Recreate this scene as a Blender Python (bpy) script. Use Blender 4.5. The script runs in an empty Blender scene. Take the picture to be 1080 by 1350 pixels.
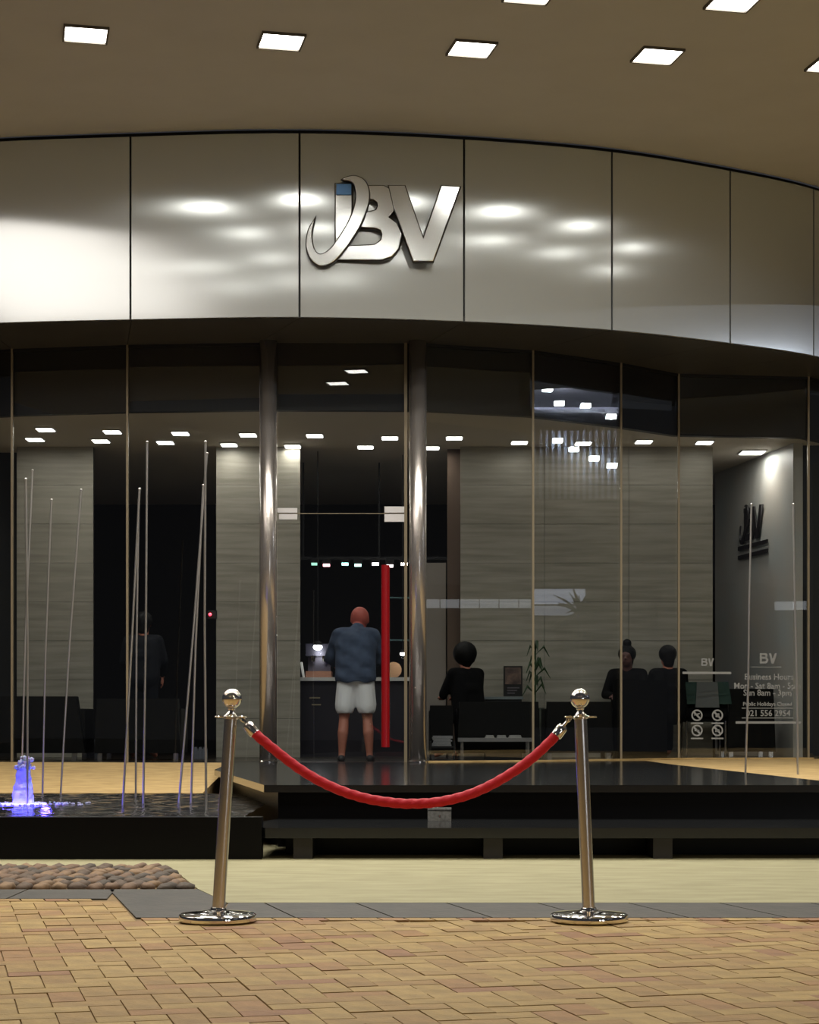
import bpy, bmesh, math, random
from mathutils import Vector, Matrix
random.seed(7)
PI = math.pi
F = 2500.0; CX = 540.0; HY = 952.0; CZ = 0.854
C = bpy.context.scene.collection
S = bpy.context.scene

# ------------------------------------------------------------------ camera
cam = bpy.data.cameras.new('camera'); camo = bpy.data.objects.new('camera', cam); C.objects.link(camo)
camo.location = (0, 0, CZ); camo.rotation_euler = (PI/2, 0, 0)
cam.sensor_fit = 'AUTO'; cam.sensor_width = 36; cam.lens = F*36/1350
cam.shift_y = (HY-675)/1350; cam.clip_start = .05; cam.clip_end = 400
S.camera = camo
# ------------------------------------------------------------------ night sky, exposure
W = bpy.data.worlds.new('night'); S.world = W; W.use_nodes = True
W.node_tree.nodes['Background'].inputs[0].default_value = (.42, .43, .48, 1)
W.node_tree.nodes['Background'].inputs[1].default_value = .07
S.view_settings.view_transform = 'Standard'; S.view_settings.look = 'None'
S.view_settings.exposure = 0.0; S.view_settings.gamma = 1; S.view_settings.use_curve_mapping = False
CANOPY_W = 34.0      # watts per canopy downlight
LOBBY_W = 3.2       # watts per small lobby light
STREET_W = 500.0

# ------------------------------------------------------------------ helpers
def wx(px, Y): return (px-CX)/F*Y
def wz(py, Y): return CZ+(HY-py)/F*Y
def P(px, py, Y): return Vector((wx(px, Y), Y, wz(py, Y)))
def onz(px, py, z):                     # ground-type point: pixel on the plane of height z
    Y = F*(CZ-z)/(py-HY); return Vector((wx(px, Y), Y, z))
ROOTM = {}
def tag(o, label=None, cat=None, group=None, kind=None):
    if label: o['label'] = label
    if cat: o['category'] = cat
    if group: o['group'] = group
    if kind: o['kind'] = kind
    return o
def empty(name, loc, label=None, cat=None, group=None, kind=None, rz=0):
    o = bpy.data.objects.new(name, None); C.objects.link(o); o.empty_display_size = .1
    o.location = loc; o.rotation_euler = (0, 0, rz)
    ROOTM[o] = Matrix.Translation(Vector(loc)) @ Matrix.Rotation(rz, 4, 'Z')
    return tag(o, label, cat, group, kind)
def link(name, me, m=None, parent=None, smooth=False, local=False):
    if m is not None:
        for q in (m if isinstance(m, (list, tuple)) else [m]): me.materials.append(q)
    o = bpy.data.objects.new(name, me); C.objects.link(o)
    M = Matrix.Identity(4)
    if parent is not None:
        o.parent = parent; M = ROOTM.get(parent, M)
        if not local: me.transform(M.inverted())
    ROOTM[o] = M
    if smooth:
        for p in me.polygons: p.use_smooth = True
        me.set_sharp_from_angle(angle=.7)
    return o
class MB:
    def __init__(s, T=None): s.bm = bmesh.new(); s.T = T
    def v(s, p): return s.bm.verts.new(p)
    def hexa(s, a, b, mi=0):            # a: bottom quad, b: top quad
        A = [s.v(p) for p in a]; B = [s.v(p) for p in b]; n = len(A); fs = []
        fs.append(s.bm.faces.new(A[::-1])); fs.append(s.bm.faces.new(B))
        for i in range(n): fs.append(s.bm.faces.new((A[i], A[(i+1) % n], B[(i+1) % n], B[i])))
        for f in fs: f.material_index = mi
        return s
    def prism(s, poly, z0, z1, mi=0):
        ar = sum(poly[i][0]*poly[(i+1) % len(poly)][1]-poly[(i+1) % len(poly)][0]*poly[i][1] for i in range(len(poly)))
        if ar < 0: poly = poly[::-1]
        return s.hexa([(p[0], p[1], z0) for p in poly], [(p[0], p[1], z1) for p in poly], mi)
    def box(s, x0, x1, y0, y1, z0, z1, mi=0): return s.prism([(x0, y0), (x1, y0), (x1, y1), (x0, y1)], z0, z1, mi)
    def bar(s, p0, p1, w, h, up=Vector((0, 0, 1))):
        p0, p1 = Vector(p0), Vector(p1); d = (p1-p0).normalized(); a = d.cross(up)
        if a.length < 1e-4: a = d.cross(Vector((0, 1, 0)))
        a.normalize(); b = a.cross(d).normalized(); q = []
        for p in (p0, p1): q.append([p+a*(i*w/2)+b*(j*h/2) for i, j in ((-1, -1), (1, -1), (1, 1), (-1, 1))])
        return s.hexa(q[0], q[1])
    def cyl(s, p0, p1, r0, r1=None, n=16, cap=True):
        r1 = r0 if r1 is None else r1; p0, p1 = Vector(p0), Vector(p1)
        d = (p1-p0).normalized(); a = d.cross(Vector((0, 0, 1)))
        if a.length < 1e-3: a = Vector((1, 0, 0))
        a.normalize(); b = d.cross(a)
        R = [[s.v(p+(a*math.cos(t)+b*math.sin(t))*r) for t in [2*PI*i/n for i in range(n)]] for p, r in ((p0, r0), (p1, r1))]
        for i in range(n): s.bm.faces.new((R[0][i], R[0][(i+1) % n], R[1][(i+1) % n], R[1][i]))
        if cap: s.bm.faces.new(R[0][::-1]); s.bm.faces.new(R[1])
        return s
    def ball(s, c, r, n=12, sc=(1, 1, 1)):
        M = Matrix.Translation(Vector(c)) @ Matrix.Diagonal((r*sc[0], r*sc[1], r*sc[2], 1))
        bmesh.ops.create_uvsphere(s.bm, u_segments=n*2, v_segments=n, radius=1, matrix=M); return s
    def ico(s, c, r, sub=2, M=None):
        M = M or (Matrix.Translation(Vector(c)) @ Matrix.Diagonal((r[0], r[1], r[2], 1)) if isinstance(r, (tuple, list)) else Matrix.Translation(Vector(c)) @ Matrix.Scale(r, 4))
        bmesh.ops.create_icosphere(s.bm, subdivisions=sub, radius=1, matrix=M); return s
    def lathe(s, c, prof, n=32, M=None):
        R = []
        for r, z in prof:
            R.append([s.v((M or Matrix.Identity(4)) @ Vector((r*math.cos(2*PI*i/n), r*math.sin(2*PI*i/n), z))+Vector(c)) for i in range(n)])
        for k in range(len(R)-1):
            for i in range(n): s.bm.faces.new((R[k][i], R[k][(i+1) % n], R[k+1][(i+1) % n], R[k+1][i]))
        s.bm.faces.new(R[0][::-1]); s.bm.faces.new(R[-1]); return s
    def tube(s, pts, rs, n=8):
        pts = [Vector(p) for p in pts]; R = []
        if not isinstance(rs, (list, tuple)): rs = [rs]*len(pts)
        up = Vector((.31, .2, .93)).normalized()
        for i, p in enumerate(pts):
            d = (pts[min(i+1, len(pts)-1)]-pts[max(i-1, 0)]).normalized()
            a = d.cross(up).normalized(); b = a.cross(d)
            R.append([s.v(p+(a*math.cos(2*PI*k/n)+b*math.sin(2*PI*k/n))*rs[i]) for k in range(n)])
        for i in range(len(R)-1):
            for k in range(n): s.bm.faces.new((R[i][k], R[i][(k+1) % n], R[i+1][(k+1) % n], R[i+1][k]))
        s.bm.faces.new(R[0][::-1]); s.bm.faces.new(R[-1]); return s
    def mesh(s, name, bevel=0, seg=1, fix=True):
        if bevel:
            es = [e for e in s.bm.edges if len(e.link_faces) == 2 and e.calc_face_angle(0) > .6]
            bmesh.ops.bevel(s.bm, geom=es, offset=bevel, segments=seg, profile=.5, affect='EDGES', clamp_overlap=True)
        if s.T:
            for v in s.bm.verts: v.co = s.T(v.co)
        if fix: bmesh.ops.recalc_face_normals(s.bm, faces=s.bm.faces)
        me = bpy.data.meshes.new(name); s.bm.to_mesh(me); s.bm.free(); return me
    def build(s, name, m, parent=None, bevel=0, seg=1, smooth=False, local=False):
        return link(name, s.mesh(name, bevel, seg), m, parent, smooth, local)
def copy_tree(o, loc=None, parent=None):
    c = o.copy(); C.objects.link(c)
    if parent is not None: c.parent = parent
    if loc is not None: c.location = loc
    for ch in list(o.children): copy_tree(ch, None, c)
    return c
def bez_poly(polys, depth, M, name='letter', bevel=.006):
    """2D outlines (first outer, others holes) -> extruded mesh, placed by matrix"""
    cu = bpy.data.curves.new(name, 'CURVE'); cu.dimensions = '2D'; cu.fill_mode = 'BOTH'; cu.extrude = depth/2; cu.bevel_depth = bevel; cu.bevel_resolution = 1
    for poly, cyc in polys:
        if cyc == 'smooth':
            sp = cu.splines.new('BEZIER'); sp.bezier_points.add(len(poly)-1)
            for b, p in zip(sp.bezier_points, poly): b.co = (p[0], p[1], 0); b.handle_left_type = b.handle_right_type = 'AUTO'
            sp.resolution_u = 8
        else:
            sp = cu.splines.new('POLY'); sp.points.add(len(poly)-1)
            for b, p in zip(sp.points, poly): b.co = (p[0], p[1], 0, 1)
        sp.use_cyclic_u = True
    o = bpy.data.objects.new('tmp', cu); C.objects.link(o)
    dg = bpy.context.evaluated_depsgraph_get(); me = bpy.data.meshes.new_from_object(o.evaluated_get(dg))
    bpy.data.objects.remove(o); me.transform(M); return me
def text_mesh(txt, size, M, extrude=.002, align='CENTER', bold=0):
    cu = bpy.data.curves.new('txt', 'FONT'); cu.body = txt; cu.size = size; cu.extrude = extrude; cu.align_x = align; cu.offset = bold
    cu.resolution_u = 2
    o = bpy.data.objects.new('tmp', cu); C.objects.link(o)
    dg = bpy.context.evaluated_depsgraph_get(); me = bpy.data.meshes.new_from_object(o.evaluated_get(dg))
    bpy.data.objects.remove(o); me.transform(M); return me
def remesh(mb, voxel=.012, smooth=3):
    me = mb.mesh('t'); o = bpy.data.objects.new('tmp', me); C.objects.link(o)
    r = o.modifiers.new('r', 'REMESH'); r.mode = 'VOXEL'; r.voxel_size = voxel
    q = o.modifiers.new('s', 'SMOOTH'); q.factor = .5; q.iterations = smooth
    dg = bpy.context.evaluated_depsgraph_get(); m2 = bpy.data.meshes.new_from_object(o.evaluated_get(dg))
    bpy.data.objects.remove(o)
    for p in m2.polygons: p.use_smooth = True
    return m2

# ------------------------------------------------------------------ materials
def srgb(*c): return tuple(((v/255)/12.92 if v/255 <= .04045 else ((v/255+.055)/1.055)**2.4) for v in c)+(1,)
def mat(name, col, rough=.6, metal=0, spec=.5, noise=None, bump=0, bscale=40, stretch=(1, 1, 1), col2=None, coat=0, rvar=0):
    m = bpy.data.materials.new(name); m.use_nodes = True; nt = m.node_tree; b = nt.nodes['Principled BSDF']
    if len(col) == 3: col = srgb(*col)
    b.inputs['Base Color'].default_value = col; b.inputs['Roughness'].default_value = rough
    b.inputs['Metallic'].default_value = metal; b.inputs['Specular IOR Level'].default_value = spec
    b.inputs['Coat Weight'].default_value = coat
    L = nt.links.new
    if noise or bump:
        tc = nt.nodes.new('ShaderNodeTexCoord'); mp = nt.nodes.new('ShaderNodeMapping'); L(tc.outputs['Object'], mp.inputs[0]); mp.inputs['Scale'].default_value = stretch
    if noise:
        n = nt.nodes.new('ShaderNodeTexNoise'); n.inputs['Scale'].default_value = noise; n.inputs['Detail'].default_value = 6; L(mp.outputs[0], n.inputs[0])
        r = nt.nodes.new('ShaderNodeValToRGB'); r.color_ramp.elements[0].position = .32; r.color_ramp.elements[1].position = .68
        r.color_ramp.elements[0].color = col; r.color_ramp.elements[1].color = srgb(*col2) if col2 else col
        L(n.outputs[0], r.inputs[0]); L(r.outputs[0], b.inputs['Base Color'])
    if bump:
        n = nt.nodes.new('ShaderNodeTexNoise'); n.inputs['Scale'].default_value = bscale; n.inputs['Detail'].default_value = 4; L(mp.outputs[0], n.inputs[0])
        bp = nt.nodes.new('ShaderNodeBump'); bp.inputs['Strength'].default_value = bump; bp.inputs['Distance'].default_value = .01
        L(n.outputs[0], bp.inputs['Height']); L(bp.outputs[0], b.inputs['Normal'])
    return m
def emit(name, col, st):
    m = bpy.data.materials.new(name); m.use_nodes = True; nt = m.node_tree; b = nt.nodes['Principled BSDF']
    b.inputs['Base Color'].default_value = (.8, .8, .8, 1); b.inputs['Emission Color'].default_value = (col if len(col) == 4 else srgb(*col)); b.inputs['Emission Strength'].default_value = st
    return m
def glass_mat(name, tint=(.86, .88, .88), f=1.0):
    m = bpy.data.materials.new(name); m.use_nodes = True; nt = m.node_tree; nt.nodes.clear(); L = nt.links.new
    out = nt.nodes.new('ShaderNodeOutputMaterial'); mx = nt.nodes.new('ShaderNodeMixShader'); tr = nt.nodes.new('ShaderNodeBsdfTransparent'); gl = nt.nodes.new('ShaderNodeBsdfGlossy')
    fr = nt.nodes.new('ShaderNodeFresnel'); ge = nt.nodes.new('ShaderNodeNewGeometry'); mr = nt.nodes.new('ShaderNodeMapRange')
    mr.inputs['To Min'].default_value = 1.52; mr.inputs['To Max'].default_value = 1/1.52
    L(ge.outputs['Backfacing'], mr.inputs['Value']); L(mr.outputs[0], fr.inputs['IOR'])
    tr.inputs[0].default_value = tint+(1,); gl.inputs['Roughness'].default_value = .0; gl.inputs[0].default_value = (f, f, f, 1)
    L(fr.outputs[0], mx.inputs[0]); L(tr.outputs[0], mx.inputs[1]); L(gl.outputs[0], mx.inputs[2]); L(mx.outputs[0], out.inputs[0])
    return m
M_chrome = mat('polished_steel', (.82, .80, .78, 1), .08, 1)
M_steel = mat('satin_steel', (.60, .58, .56, 1), .26, 1)
M_col = mat('column_steel', (.54, .50, .46, 1), .22, .8)
M_patch = mat('satin_nickel', (.8, .78, .76, 1), .4, .6)
M_rod = mat('rod_steel', (.55, .53, .50, 1), .4, 1)
M_black = mat('black_granite', (.0025, .0025, .003, 1), .35, noise=60, col2=(10, 10, 12), spec=.15)
M_deck = mat('polished_dark_granite', (.014, .015, .016, 1), .13, noise=45, col2=(32, 34, 35), spec=.5)
M_slate = mat('slate', (56, 54, 46), .6, noise=6, col2=(72, 68, 58), bump=.3, bscale=25)
M_concrete = mat('pale_concrete', (146, 140, 104), .75, noise=3, col2=(164, 158, 120), bump=.15, bscale=30, stretch=(1, 3, 1))
M_tan = mat('tan_stone', (158, 130, 80), .7, noise=5, col2=(188, 160, 106), bump=.2, bscale=20, stretch=(1, 2, 4))
M_mortar = mat('mortar', (128, 106, 70), .9, noise=40, col2=(140, 116, 78))
CLAY = [(170, 138, 80), (176, 146, 84), (166, 132, 76), (168, 128, 78), (158, 116, 76), (182, 152, 90)]
M_clay = [mat('clay_paver', c, .7, noise=9, col2=tuple(int(v*.86) for v in c), bump=.3, bscale=60) for c in CLAY]
M_cob = [mat('cobble', c, .75, noise=18, col2=tuple(int(v*.75) for v in c), bump=.4, bscale=30) for c in ((128, 102, 78), (104, 86, 68), (146, 118, 86), (88, 76, 62))]
M_ceil = mat('canopy_plaster', (198, 196, 188), .85, noise=2, col2=(202, 200, 192))
M_soffit = mat('dark_soffit', (66, 65, 63), .3, noise=3, col2=(74, 73, 71))
M_dark = mat('dark_void', (12, 12, 14), .6)
M_bulk = mat('dark_bulkhead', (34, 29, 27), .5)
M_lobceil = mat('lobby_ceiling', (214, 206, 194), .8)
M_trav = mat('travertine', (132, 127, 114), .55, noise=2.2, col2=(162, 157, 144), stretch=(.5, .5, 7), bump=.15, bscale=10)
M_gold = mat('champagne_joint', (140, 128, 104), .45, .3)
M_glass = glass_mat('clear_glass')
M_leather = mat('black_leather', (.0025, .0024, .0024, 1), .5, bump=.1, bscale=30, spec=.2)
M_red = mat('red_lacquer', (138, 6, 16), .3)
M_rope = mat('red_velvet_rope', (204, 10, 36), .6, bump=.25, bscale=90)
M_white = mat('white_plastic', (200, 198, 192), .5)
M_skin = mat('skin', (176, 112, 92), .55); M_skinr = mat('flushed_skin', (186, 92, 80), .5)
M_blacktop = mat('asphalt', (40, 38, 36), .8, noise=30, col2=(52, 50, 47))
M_green = mat('leaf_green', (46, 70, 40), .5)
M_lamp = emit('lamp_white', (1, .96, .90, 1), 14)
# brushed fascia steel: vertical grain spreads reflections sideways
M_brush = bpy.data.materials.new('brushed_steel_panel'); M_brush.use_nodes = True
nt = M_brush.node_tree; b = nt.nodes['Principled BSDF']; L = nt.links.new
b.inputs['Base Color'].default_value = (.66, .70, .69, 1); b.inputs['Metallic'].default_value = .70; b.inputs['Roughness'].default_value = .17
b.inputs['Anisotropic'].default_value = .96; b.inputs['Anisotropic Rotation'].default_value = .0
tg = nt.nodes.new('ShaderNodeTangent'); tg.direction_type = 'RADIAL'; tg.axis = 'Z'; L(tg.outputs[0], b.inputs['Tangent'])
tc = nt.nodes.new('ShaderNodeTexCoord'); mp = nt.nodes.new('ShaderNodeMapping'); mp.inputs['Scale'].default_value = (.5, .5, .9); L(tc.outputs['Object'], mp.inputs[0])
n = nt.nodes.new('ShaderNodeTexNoise'); n.inputs['Scale'].default_value = 1.3; n.inputs['Detail'].default_value = 1; L(mp.outputs[0], n.inputs[0])
bp = nt.nodes.new('ShaderNodeBump'); bp.inputs['Strength'].default_value = .06; bp.inputs['Distance'].default_value = .02; L(n.outputs[0], bp.inputs['Height']); L(bp.outputs[0], b.inputs['Normal'])

# ------------------------------------------------------------------ facade curves
FZ0, FZ1 = 4.886, 6.74
def catmull(pts, n=8):
    out = []
    for i in range(len(pts)-1):
        p0 = pts[max(i-1, 0)]; p1 = pts[i]; p2 = pts[i+1]; p3 = pts[min(i+2, len(pts)-1)]
        for k in range(n):
            t = k/n
            out.append(tuple(.5*((2*p1[j])+(-p0[j]+p2[j])*t+(2*p0[j]-5*p1[j]+4*p2[j]-p3[j])*t*t+(-p0[j]+3*p1[j]-3*p2[j]+p3[j])*t**3) for j in (0, 1)))
    out.append(pts[-1]); return out
seam = [(-430, 20.4), (-215, 19.6), (-30, 19.18), (172, 18.98), (395, 18.87), (612, 19.07), (807, 19.49), (963, 20.16), (1073, 20.85), (1140, 21.7), (1190, 22.9), (1215, 24.3)]
FP = [(wx(a, Y), Y) for a, Y in seam]
FC = catmull(FP, 14)
gl = [(-420, 22.2), (-160, 21.1), (16, 20.5), (168, 20.28), (341, 20.16), (563, 20.2), (703, 20.57), (819, 21.3), (895, 21.96), (1066, 22.15), (1180, 23.6), (1215, 25.0)]
GP = [(wx(a, Y), Y) for a, Y in gl]
def offs(pts, d):                       # push a polyline backwards (+) along its normal
    o = []
    for i in range(len(pts)):
        a = Vector(pts[max(i-1, 0)]); b_ = Vector(pts[min(i+1, len(pts)-1)]); t = (b_-a).normalized(); o.append((pts[i][0]-t.y*d, pts[i][1]+t.x*d))
    return o

# ------------------------------------------------------------------ ground
DZ = .426                                # deck / lobby floor level
floor = empty('floor', (0, 0, 0), 'tan brick and pale concrete pavement in front of the building', kind='structure')
g = MB(); g.box(-30, 30, -2.5, 32, -.2, -.008); g.build('mortar_bed', M_mortar, floor)
g = MB(); g.box(-60, 60, -60, -2.5, -.2, -.1); street = g.build('trim_1', M_blacktop); tag(street, 'dark asphalt street', kind='structure')
# pale concrete band
def skl(Y): return -1.08+(9.7-Y)*.30 if Y < 9.7 else -1.08-(Y-9.7)*.223   # slanted edge between cobbles/slate and concrete
g = MB(); g.prism([(skl(8.975), 8.975), (12, 8.975), (12, 13.2), (-12, 13.2), (-12, 11.18), (skl(11.18), 11.18), (skl(9.7), 9.7)][::1], -.02, 0)
g.build('concrete_slab', M_concrete, floor, bevel=.004)
# slate strip
def tile(poly, name, m, z1=0, inset=.005, z0=-.02, bevel=.004):
    c = Vector((sum(p[0] for p in poly)/len(poly), sum(p[1] for p in poly)/len(poly)))
    q = [(p[0]+(c.x-p[0])*inset/max(.01, abs(c.x-p[0])), p[1]+(c.y-p[1])*inset/max(.01, abs(c.y-p[1]))) for p in poly]
    mb = MB(); mb.prism(q, z0, z1); return mb.build(name, m, floor, bevel=bevel)
SK = .27
for i in range(20):
    x0 = -.93+.43*i; tile([(x0, 8.285), (x0+.43, 8.285), (x0+.43-SK*.69, 8.97), (x0-SK*.69, 8.97)] if i else [(x0+.10, 8.285), (x0+.43, 8.285), (x0+.43-SK*.69, 8.97), (skl(8.97), 8.97)], 'slate_tile', M_slate)
tile([(-1.2, 8.285), (-.83, 8.285), (skl(8.97), 8.97), (skl(9.7), 9.7), (-1.54, 9.7)], 'slate_tile', M_slate)
for i in range(10):
    x1 = -1.50-.45*i; tile([(x1-.45, 9.17), (x1+(.04 if i == 0 else 0), 9.17), (x1, 9.69), (x1-.45, 9.69)], 'slate_tile', M_slate)
# cobbles
cobm = []
for v in range(8):
    mb = MB(); mb.ico((0, 0, 0), (.075, .04, .03), 2)
    for q in mb.bm.verts:
        q.co += Vector((random.uniform(-.006, .006), random.uniform(-.005, .005), random.uniform(-.004, .004))); q.co.z = max(q.co.z, -.012)
    me = mb.mesh('cobble'); me.materials.append(M_cob[v % 4])
    for p in me.polygons: p.use_smooth = True
    cobm.append(me)
g = MB(); g.prism([(-12, 9.7), (skl(9.7), 9.7), (skl(11.18), 11.18), (-12, 11.18)], -.021, -.01); g.build('cobble_bed', mat('cobble_bed', (58, 48, 36), .9), floor)
cnt = 0; rest = MB()
y = 9.76; row = 0
while y < 11.15:
    x = skl(y)-.06-(row % 2)*.05
    while x > -5.5:
        me = cobm[random.randrange(8)]; rz = 1.25+random.uniform(-.3, .3); jy = random.uniform(-.012, .012)
        if x > -2.75 and cnt < 300:
            o = bpy.data.objects.new('cobble', me); C.objects.link(o); o.parent = floor; o.location = (x, y+jy, .0); o.rotation_euler = (random.uniform(-.15, .15), random.uniform(-.15, .15), rz); cnt += 1
        else:
            M = Matrix.Translation((x, y+jy, 0)) @ Matrix.Rotation(rz, 4, 'Z') @ Matrix.Diagonal((.075, .04, .03, 1)); bmesh.ops.create_icosphere(rest.bm, subdivisions=1, radius=1, matrix=M)
        x -= random.uniform(.085, .10)
    y += .145; row += 1
o = rest.build('cobble_field', M_cob[1], floor, smooth=True); o['kind'] = 'stuff'
# header course
def header(x0, x1, Y0, w=.115, d=.10):
    x = x0
    while x < x1:
        ci = random.randrange(6); mb = MB(); mb.prism([(x+.004, Y0), (x+w-.004, Y0), (x+w-.004-SK*d, Y0+d), (x+.004-SK*d, Y0+d)], -.02, 0)
        if -2.2 < x < 2.2: mb.build('header_brick', M_clay[ci], floor, bevel=.003)
        else: mb.bm.free()
        x += w
header(-1.15, 2.3, 8.175); header(-2.2, -1.6, 9.06)
# herringbone clay pavers
BW = .105; ang = math.radians(14); ca, sa = math.cos(ang), math.sin(ang)
def rot(p): return (p[0]*ca-p[1]*sa, p[0]*sa+p[1]*ca)
def LX(Y): return -1.20-(Y-8.28)*.24
def lim(X, Y):
    return 9.05 if X < LX(Y)-.03 else 8.17
def clipx(poly):
    out = []; D = lambda p: p[0]-(LX(p[1])-.008)
    for i in range(len(poly)):
        a, b_ = poly[i], poly[(i+1) % len(poly)]; da, db = D(a), D(b_)
        if da <= 0: out.append(a)
        if (da <= 0) != (db <= 0): t = da/(da-db); out.append((a[0]+(b_[0]-a[0])*t, a[1]+(b_[1]-a[1])*t))
    return out
def clip(poly, Ym):
    out = []
    for i in range(len(poly)):
        a, b_ = poly[i], poly[(i+1) % len(poly)]
        if a[1] <= Ym: out.append(a)
        if (a[1] <= Ym) != (b_[1] <= Ym): t = (Ym-a[1])/(b_[1]-a[1]); out.append((a[0]+(b_[0]-a[0])*t, Ym))
    return out
bricks = []
for i in range(-140, 160):
    for j in range(-120, 160):
        k = (i-j) % 4
        if k == 0: c0, c1, hz = (i, j), (i+2, j+1), 1
        elif k == 3: c0, c1, hz = (i, j), (i+1, j+2), 0
        else: continue
        e = .0022
        q = [(c0[0]*BW+e, c0[1]*BW+e), (c1[0]*BW-e, c0[1]*BW+e), (c1[0]*BW-e, c1[1]*BW-e), (c0[0]*BW+e, c1[1]*BW-e)]
        q = [rot(p) for p in q]; q = [(p[0], p[1]+4) for p in q]
        cx, cy = sum(p[0] for p in q)/4, sum(p[1] for p in q)/4
        if not (-5 < cx < 5 and -1.5 < cy < 9.3): continue
        lm = lim(cx, cy)
        if min(p[1] for p in q) > 8.17 and lm < 9 and min(p[0]-LX(p[1]) for p in q) > 0: continue
        if lm < 9 and cy > 8.17: lm = 9.05
        if min(p[1] for p in q) > lm-.02: continue
        full = max(p[1] for p in q) <= lm and not (lm > 9 and max(p[1] for p in q) > 8.17 and max(p[0]-LX(p[1]) for p in q) > 0)
        vis = abs(cx) < cy*.216+.12 and cy > 5.25
        bricks.append((cy, cx, q, full, vis, hz, lm))
bricks.sort(key=lambda t: t[0])
bm_var = {}
for hz in (0, 1):
    for ci in range(6):
        mb = MB(); a_, c_ = ((BW-.0022), (BW/2-.0022))
        sx, sy = (a_, c_) if hz else (c_, a_)
        pp = [rot(p) for p in ((-sx, -sy), (sx, -sy), (sx, sy), (-sx, sy))]; mb.prism(pp, -.02, 0)
        me = mb.mesh('paving_brick', .003); me.materials.append(M_clay[ci]); bm_var[(hz, ci)] = me
nb = 0; st = MB()
for cy, cx, q, full, vis, hz, lm in bricks:
    ci = random.choices(range(6), (5, 5, 3, 2, 1.2, 3))[0]; dz = random.uniform(-.0025, .001)
    if vis and full and nb < 300:
        o = bpy.data.objects.new('paving_brick', bm_var[(hz, ci)]); C.objects.link(o); o.parent = floor; o.location = (cx, cy, dz); nb += 1
    else:
        qq = q if full else clip(q, lm)
        if not full and lm > 9 and len(qq) > 2: qq = clipx(qq)
        if len(qq) > 2: st.prism(qq, -.02, dz, ci)
o = link('paving_brick_field', st.mesh('paving_field'), M_clay, floor); o['kind'] = 'stuff'

# ------------------------------------------------------------------ plinth, deck, basin
plinth = empty('stone_plinth', (-5, 18, 0), 'tan stone plinth under the glass wall behind the fountain basin', kind='structure')
WX = -1.73
def bl(pts, i0, i1): return pts[i0:i1]
gback = offs(GP, .12)
g = MB(); zr = lambda y: .262+(DZ-.004-.262)*min(1, (y-15.86)/4.2)      # gently ramped towards the water
g.hexa([(-9, 15.86, 0), (WX, 15.86, 0), (-1.80, 18.0, 0), (-1.9, 20.06, 0), (-9, 20.06, 0)], [(-9, 15.86, .262), (WX, 15.86, .262), (-1.80, 18.0, zr(18)), (-1.9, 20.06, zr(20.06)), (-9, 20.06, zr(20.06))]); g.build('plinth_ramp', M_tan, plinth)
g = MB(); g.prism([(-9, 20.06), (-1.9, 20.06), (-1.9, 20.5)]+[p for p in reversed(gback) if p[0] < -1.9]+[(-9, 22.8)], 0, DZ-.004); g.build('plinth_block', M_tan, plinth)
g = MB(); g.prism([(2.66, 13.2), (9, 13.2), (9, 23.2)]+[p for p in reversed(offs(GP, .12)) if 2.66 < p[0] < 9]+[(2.66, 21.7)], 0, DZ-.004); g.build('plinth_block', M_tan, plinth, bevel=.006)
g = MB(); gi = offs(GP, -.10); go = offs(GP, .06)
for i in range(5, 9):
    g.prism([gi[i], gi[i+1], go[i+1], go[i]], DZ-.05, DZ+.015)
g.build('sill', M_tan, plinth)
deck = empty('entrance_deck', (1, 12.9, 0), 'polished black granite two-tier entrance deck leading to the glass door', 'deck')
dpoly = [(-.99, 12.9), (3.05, 12.9), (3.0, 13.9), (2.65, 19.45), (2.62, 21.0), (2.0, 20.98), (1.35, 20.5), (.2, 20.12), (-1.6, 20.1), (-1.9, 20.1), (-1.75, 17.0)]
g = MB(); g.prism(dpoly, DZ-.05, DZ); g.build('upper_slab', M_deck, deck, bevel=.006)
g = MB(); g.prism([(-.90, 12.98), (2.95, 12.98), (2.9, 13.9), (2.55, 19.4), (2.4, 20.9), (1.3, 20.4), (.2, 20.05), (-1.55, 20.05), (-1.62, 17.0)], 0, DZ-.05); g.build('riser', M_black, deck)
g = MB(); g.prism([(-.90, 11.82), (3.4, 11.82), (3.4, 13.0), (-.90, 13.0), (-.97, 12.6), (-.97, 11.95)], .13, .194); g.build('lower_step', M_deck, deck, bevel=.008)
g = MB(); g.box(-.80, 3.3, 12.25, 12.97, 0, .13); g.build('recessed_base', M_black, deck)
for px in (400, 650, 873):
    x = wx(px, 11.9); g = MB(); g.box(x-.06, x+.06, 11.86, 12.22, 0, .13); g.build('foot', mat('foot_steel', (34, 30, 28), .5), deck, bevel=.004)
basin = empty('fountain_basin', (-3, 11.8, 0), 'long low black granite fountain basin left of the entrance deck', 'basin')
g = MB(); g.box(-8.5, -.92, 11.8, 11.92, 0, .262); g.build('basin_wall', M_black, basin, bevel=.006)
g = MB(); g.prism([(-8.5, 11.92), (-1.0, 11.92), (-1.05, 12.9), (-1.75, 15.86), (-8.5, 15.86)], 0, .12); g.build('basin_floor', M_black, basin)
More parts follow.
